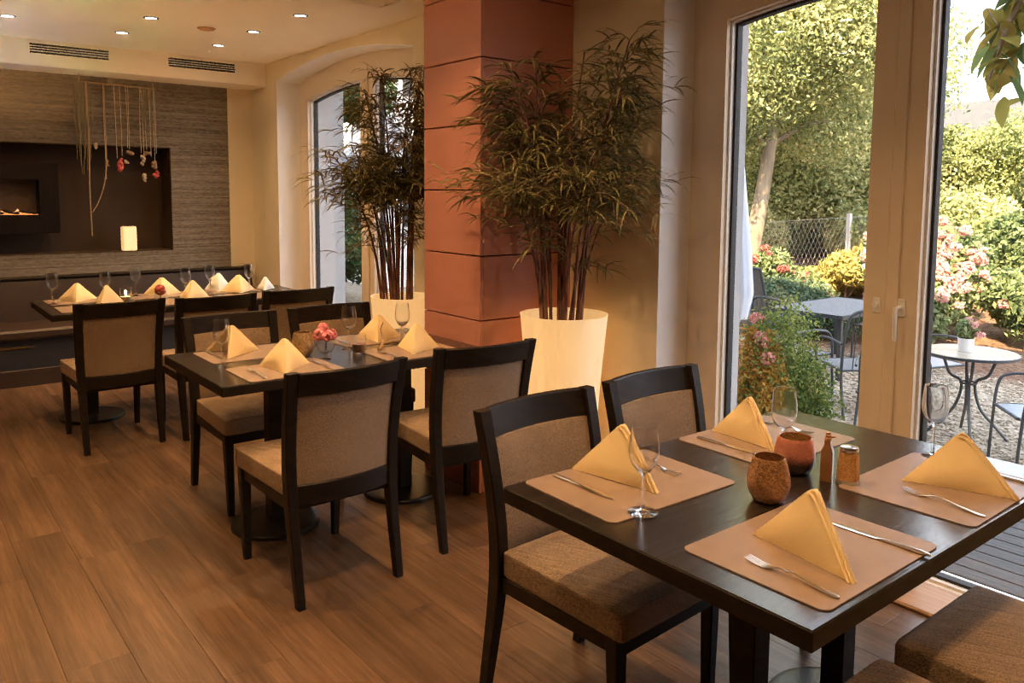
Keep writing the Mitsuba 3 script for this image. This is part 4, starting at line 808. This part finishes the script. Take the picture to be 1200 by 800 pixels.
# wire fence
fe = thing('wire_fence', 'wire mesh garden fence with pale posts in front of the trees', 'fence')
fpts = [(12.2, 11.4), (13.7, 9.85), (15.2, 8.3), (16.15, 7.5), (17.1, 6.75), (18.6, 5.4), (20.1, 4.1)]
for x, y in fpts: part(fe, 'post', P(bx(x - .04, x + .04, y - .04, y + .04, gz(x, y) - .1, gz(x, y) + 1.15, .004), 'mat_white_paint'))
ms = []
for (x0, y0), (x1, y1) in zip(fpts[:-1], fpts[1:]):
    a, b = np.array([x0, y0, gz(x0, y0)]), np.array([x1, y1, gz(x1, y1)]); N = 26
    for q in range(N):
        for sgn in (1, -1):
            s0, s1 = a + (b - a) * (q / N), a + (b - a) * np.clip((q + sgn * 5) / N, 0, 1); ms.append(tube([s0 + [0, 0, .05], s1 + [0, 0, 1.05]], .004, 3, cap=False))
    for zz in (.05, 1.07): ms.append(tube([a + [0, 0, zz], b + [0, 0, zz]], .006, 4))
part(fe, 'mesh', P(cat(*ms), 'mat_wire'), 'wire mesh')
# folded parasols
def parasol(x, y, zt, h, lab):
    z0 = float(gz(x, y)); k = thing('folded_parasol', lab, 'parasol', 'folded parasols'); pr = []
    n = 28; zz = np.linspace(0, 1, 10); rr = np.interp(zz, [0, .06, .3, .8, 1], [.14, .17, .14, .06, .02]); V = []
    for i in range(n):
        a = 2 * math.pi * i / n; kf = 1 + .22 * math.cos(7 * a)
        for z, r in zip(zz, rr): V.append([x + r * kf * math.cos(a), y + r * kf * math.sin(a), zt - h + h * z])
    F = [[i * 10 + j, ((i + 1) % n) * 10 + j, ((i + 1) % n) * 10 + j + 1, i * 10 + j + 1] for i in range(n) for j in range(9)]
    part(k, 'canopy', P((np.array(V), np.array(F)), 'mat_canvas', smooth=True)); part(k, 'pole', P(tube([[x, y, z0], [x, y, zt + .05]], .022, 8), 'mat_alu'))
    part(k, 'base', P(lathe([(0, .08), (.25, .07), (.27, 0)], 24).apply_translation([x, y, z0]), 'mat_roof'))
parasol(4.72, 3.48, 2.35, 1.72, 'white folded parasol just behind the outer window jamb')
parasol(12.0, 6.12, 1.45, 1.05, 'white folded parasol tip beside the window mullion')
# garden furniture
def pipe(p, r=.011, n=22, sides=7): return tube(spline(p, n), r, sides)
ZG = -.48
def garden_chair_proto():
    L = []
    for s, q in ((-1, ''), (1, '_001')):
        L.append(('side_frame' + q, P(cat(pipe([[s * .25, .24, 0], [s * .25, .23, .25], [s * .26, .20, .58], [s * .26, .12, .655], [s * .25, -.05, .66], [s * .24, -.20, .64]], .011), pipe([[s * .23, -.30, 0], [s * .22, -.22, .25], [s * .21, -.19, .43], [s * .20, -.26, .70], [s * .17, -.30, .87]], .011)), 'mat_metal_dark', smooth=40)))
    L.append(('top_rail', P(pipe([[-.17, -.30, .87], [-.09, -.33, .90], [.09, -.33, .90], [.17, -.30, .87]], .011, 16), 'mat_metal_dark', smooth=40)))
    m = bx(-.22, .22, -.21, .22, .425, .437, .004); L.append(('seat', P(m, 'mat_metal_blue')))
    L.append(('seat__seat_rim', P(tube([[-.225, -.21, .43], [-.235, .1, .43], [-.2, .235, .43], [.2, .235, .43], [.235, .1, .43], [.225, -.21, .43], [-.225, -.21, .43]], .010, 6), 'mat_metal_dark')))
    return L
GC = garden_chair_proto()
for i in range(5): GC.append(('back_slat' + ('' if i == 0 else f'_{i:03d}'), P(tube([[-.12 + .06 * i, -.20, .44], [-.12 + .06 * i, -.27, .70], [-.12 + .06 * i, -.325, .89]], .006, 5), 'mat_metal_dark')))
def sling_proto():
    L = []
    for s, q in ((-1, ''), (1, '_001')):
        L.append(('side_frame' + q, P(cat(pipe([[s * .27, .22, 0], [s * .27, .22, .45], [s * .27, .18, .62], [s * .27, .05, .66], [s * .27, -.24, .64]], .013), pipe([[s * .26, -.36, 0], [s * .25, -.14, .44], [s * .25, -.25, .75], [s * .25, -.36, 1.08]], .013)), 'mat_metal_dark', smooth=40)))
    L.append(('crossbar', P(tube([[-.25, -.36, 1.08], [.25, -.36, 1.08]], .012, 6), 'mat_metal_dark'))); L.append(('crossbar_001', P(tube([[-.25, -.22, .68], [.25, -.22, .68]], .010, 6), 'mat_metal_dark')))
    pr = spline([[0, .24, .44], [0, -.05, .41], [0, -.15, .46], [0, -.25, .75], [0, -.36, 1.08]], 18); V = []
    for p in pr: V += [[-.235, p[1], p[2]], [.235, p[1], p[2]], [.235, p[1], p[2] - .004], [-.235, p[1], p[2] - .004]]
    F = []
    for i in range(17):
        for j in range(4): F.append([i * 4 + j, i * 4 + (j + 1) % 4, i * 4 + 4 + (j + 1) % 4, i * 4 + 4 + j])
    L.append(('sling', P((np.array(V), np.array(F)), 'mat_sling')))
    return L
SC = sling_proto()
def arch_chair_proto():
    L = [('back_frame', P(pipe([[-.26, -.34, 0], [-.26, -.26, .40], [-.26, -.33, .82], [-.20, -.36, .95], [0, -.37, .98], [.20, -.36, .95], [.26, -.33, .82], [.26, -.26, .40], [.26, -.34, 0]], .014, 48), 'mat_metal_dark', smooth=40))]
    for s_, q in ((-1, ''), (1, '_001')): L.append(('arm' + q, P(pipe([[s_ * .27, -.28, .66], [s_ * .28, .05, .67], [s_ * .28, .20, .60], [s_ * .27, .24, .30], [s_ * .27, .26, 0]], .013), 'mat_metal_dark', smooth=40)))
    L.append(('seat', P(bx(-.24, .24, -.26, .24, .41, .422, .004), 'mat_sling'))); L.append(('seat__seat_rim', P(tube([[-.26, -.27, .416], [-.26, .25, .416], [.26, .25, .416], [.26, -.27, .416], [-.26, -.27, .416]], .010, 6), 'mat_metal_dark')))
    for q in range(5):
        x_ = -.16 + .08 * q; L.append(('back_rod' + ('' if q == 0 else f'_{q:03d}'), P(tube([[x_, -.265, .42], [x_ * 1.05, -.33, .80], [x_, -.362 - .01 * (q in (1, 2, 3)), .955]], .005, 5), 'mat_metal_dark')))
    return L
AC = arch_chair_proto()
k = thing('bistro_table', 'round pale topped bistro table with thin curved legs in the right pane', 'garden table')
RX, RY, RZ = 7.01, 2.73, .24
part(k, 'top', P(lathe([(0, RZ - .025), (.345, RZ - .025), (.352, RZ - .02), (.352, RZ - .004), (.345, RZ), (0, RZ)], 56).apply_translation([RX, RY, 0]), 'mat_stone_top', smooth=30))
part(k, 'rim', P(lathe([(.3525, RZ - .026), (.360, RZ - .024), (.360, RZ - .004), (.3525, RZ - .002)], 56).apply_translation([RX, RY, 0]), 'mat_metal_dark', smooth=30))
for i in range(4):
    a = .5 + i * math.pi / 2; c, s_ = math.cos(a), math.sin(a)
    part(k, 'leg', P(pipe([[RX + .20 * c, RY + .20 * s_, RZ - .026], [RX + .14 * c, RY + .14 * s_, .05], [RX + .05 * c, RY + .05 * s_, -.02], [RX + .09 * c, RY + .09 * s_, -.22], [RX + .20 * c, RY + .20 * s_, -.36], [RX + .30 * c, RY + .30 * s_, ZG + .005]], .012, 26), 'mat_metal_dark', smooth=40))
part(k, 'leg_ring', P(tube([[RX + .06 * math.cos(t), RY + .06 * math.sin(t), -.02] for t in np.linspace(0, 6.2832, 24)], .008, 6), 'mat_metal_dark'))
fx, fy = RX - .02, RY + .03
k = thing('flower_pot', 'small white pot with pink flowers on the round bistro table', 'flower pot')
part(k, 'pot', P(lathe([(0, RZ + .001), (.055, RZ + .001), (.062, RZ + .11), (.066, RZ + .112), (.058, RZ + .112), (.052, RZ + .09), (0, RZ + .09)], 28).apply_translation([fx, fy, 0]), 'mat_white_paint', smooth=30))
V, F, C = leafcloud(np.random.default_rng(5), [(fx, fy, RZ + .18, .08, .08, .08)], 500, .03, GR); part(k, 'foliage', mikit.ply((V, F), 'mat_leaf', color=C), None, 'stuff')
for dx, dy, dz in [(-.03, -.06, .23), (.02, .05, .20), (.0, -.1, .15), (.03, .0, .25)]:
    V, F, C = leafcloud(np.random.default_rng(int(dz * 100)), [(fx + dx, fy + dy, RZ + dz, .035, .035, .03)], 70, .022, HY, aspect=1.1, power=.25); part(k, 'blossom', mikit.ply((V, F), 'mat_leaf', color=C))
for x, y, r, l in [(6.55, 2.05, 40, 'dark metal garden chair with a blue grey seat, right of the round bistro table'), (7.75, 3.40, 160, 'dark metal garden chair behind the round bistro table'), (6.35, 3.05, -70, 'dark metal garden chair left of the round bistro table behind the mullion')]:
    place(GC, 'garden_chair', at(x, y, ZG, r), l, 'garden chair', 'metal garden chairs')
k = thing('garden_table', 'grey rectangular garden table seen in the left pane', 'garden table'); gx, gy = 8.75, 4.85
part(k, 'top', P(bx(gx - .75, gx + .75, gy - .45, gy + .45, .215, .235, .004), 'mat_sling')); part(k, 'rim', P(cat(bx(gx - .77, gx + .77, gy - .47, gy - .45, .20, .238), bx(gx - .77, gx + .77, gy + .45, gy + .47, .20, .238), bx(gx - .77, gx - .75, gy - .45, gy + .45, .20, .238), bx(gx + .75, gx + .77, gy - .45, gy + .45, .20, .238)), 'mat_metal_dark'))
for sx_ in (-.68, .68):
    for sy_ in (-.4, .4): part(k, 'leg', P(bx(gx + sx_ - .022, gx + sx_ + .022, gy + sy_ - .022, gy + sy_ + .022, ZG, .21, .003), 'mat_metal_dark'))
for x, y, r, l in [(7.45, 4.98, -97, 'grey sling chair with a tall back at the left of the garden table')]:
    place(SC, 'sling_chair', at(x, y, ZG, r, 1.15), l, 'garden chair')
for x, y, r, l in [(7.25, 4.48, -105, 'dark arched garden armchair in front of the grey garden table'), (7.15, 3.78, -35, 'dark arched garden armchair beside the mullion at the grey garden table'), (9.6, 4.75, 100, 'dark arched garden armchair behind the grey garden table')]:
    place(AC, 'garden_armchair', at(x, y, ZG, r), l, 'garden chair', 'arched garden armchairs')
# magnolia outside the right pane
mg = thing('magnolia_tree', 'large leaved tree branch hanging into the top right corner of the window', 'tree')
part(mg, 'trunk', P(tube(spline([[5.9, -.2, ZG - .05], [5.8, .0, 1.2], [5.5, .4, 2.4], [5.1, .95, 3.1]], 14), np.linspace(.10, .05, 14), 9), 'mat_bark', smooth=True))
br = spline([[5.1, .95, 3.1], [4.85, 1.35, 3.0], [4.76, 1.60, 2.72], [4.67, 1.72, 2.42], [4.63, 1.79, 2.12]], 12); part(mg, 'branch', P(tube(br, np.linspace(.04, .008, 12), 7), 'mat_bark', smooth=True))
g = np.random.default_rng(14)
def big_leaf(p, d, L, W, roll, col):
    d = np.array(d, float); d /= np.linalg.norm(d); s = np.cross(d, [0, 0, 1]); s /= np.linalg.norm(s); nn = np.cross(s, d); s = s * math.cos(roll) + nn * math.sin(roll); nn = np.cross(s, d); V, F = [], []
    n = 8; q = np.array(p, float); dd = d.copy()
    for i in range(n + 1):
        u = i / n; w = W * math.sin(math.pi * min(1, u * 1.02 + .02)) ** .75 * (1.1 - .3 * u)
        for t in (-1, 0, 1): V.append(q + s * t * w / 2 + nn * (.012 * abs(t) - .0) * (w / W))
        q = q + dd * L / n; dd = dd + np.array([0, 0, -.09]); dd /= np.linalg.norm(dd)
    for i in range(n):
        for t in (0, 1): F.append([i * 3 + t, i * 3 + t + 1, i * 3 + t + 4, i * 3 + t + 3])
    return mikit.ply((np.array(V), np.array(F)), 'mat_leaf', smooth=True, color=np.tile(np.array(col), (len(V), 1)))
for i in range(150):
    t = g.uniform(.25, 1.0); p = br[int(t * 11)] + g.normal(0, .08, 3) * np.array([1, 1.0, .9]) + np.array([.02, -.03, -.02]); a = g.uniform(0, 6.28); e = g.uniform(-1.3, -.1)
    c = [(.12, .18, .07), (.20, .26, .09), (.34, .30, .08), (.42, .32, .09)][g.integers(4)]
    part(mg + '__branch', 'leaf', big_leaf(p, (math.cos(a) * math.cos(e), math.sin(a) * math.cos(e), math.sin(e)), g.uniform(.14, .21), g.uniform(.07, .105), g.uniform(-.8, .8), c))
for i in range(8):
    t = i / 7; p = br[int(t * 11)]; part(mg + '__branch', 'twig', P(tube([p, p + g.normal(0, .12, 3)], [.006, .003], 5), 'mat_bark'))
# far houses and hills
hs = thing('house', 'distant white house with a grey roof in the right pane', 'building'); hx, hy_, hz = 46.0, 17.6, 1.3
part(hs, 'wall', P(bx(hx - 3, hx + 6, hy_ - 6, hy_ + 3, 0.5, 4.4), 'mat_house_wall'))
rf = extr(Polygon([(-3.8, 4.4), (6.8, 4.4), (1.5, 6.7)]), 11); v = rf.vertices; rf.vertices = np.stack([hx + v[:, 0], hy_ - 7 + v[:, 2], v[:, 1]], 1); rf.fix_normals(); part(hs, 'roof', P(rf, 'mat_roof'))
for q in range(4): part(hs + '__wall', 'window', P(bx(hx - 3.03, hx - 3.0, hy_ - 5 + 2 * q, hy_ - 4 + 2 * q, 2.4, 3.7), 'mat_dark_window'))
h2 = thing('house', 'white neighbouring house outside the far arched window behind the bamboo', 'building')
part(h2, 'wall', P(bx(8.3, 14, 14.6, 24, -.5, 6), 'mat_white_plaster')); part(h2, 'roof', P(bx(8.0, 14.3, 14.3, 24.3, 6, 6.3), 'mat_roof'))
for q in range(3):
    for f in range(2): part(h2 + '__wall', 'window', P(bx(8.27, 8.3, 15.6 + 2.6 * q, 16.8 + 2.6 * q, .8 + 2.7 * f, 2.3 + 2.7 * f), 'mat_dark_window'))
for q in range(4):
    for f in range(2): part(h2 + '__wall', 'window', P(bx(8.75 + 1.35 * q, 9.45 + 1.35 * q, 14.57, 14.6, .8 + 2.7 * f, 2.4 + 2.7 * f), 'mat_dark_window'))
n = 40; hv = []
for i in range(n):
    a = -.4 + 1.6 * i / (n - 1); R_ = 85; hv += [[R_ * math.cos(a), R_ * math.sin(a), -2], [R_ * math.cos(a), R_ * math.sin(a), 3.0 + 5 * meshkit.fbm(np.array([[a * 5, 1.0, 2.0]]), 3)[0]], [(R_ + 25) * math.cos(a), (R_ + 25) * math.sin(a), 9 + 4 * meshkit.fbm(np.array([[a * 3, 5.0, 2.0]]), 3)[0]]]
hf = []
for i in range(n - 1):
    for j in (0, 1): hf.append([i * 3 + j, i * 3 + 3 + j, i * 3 + 4 + j, i * 3 + 1 + j])
add('hills', P((np.array(hv), np.array(hf)), 'mat_hill', smooth=True), 'low wooded hills on the horizon', None, None, 'structure')
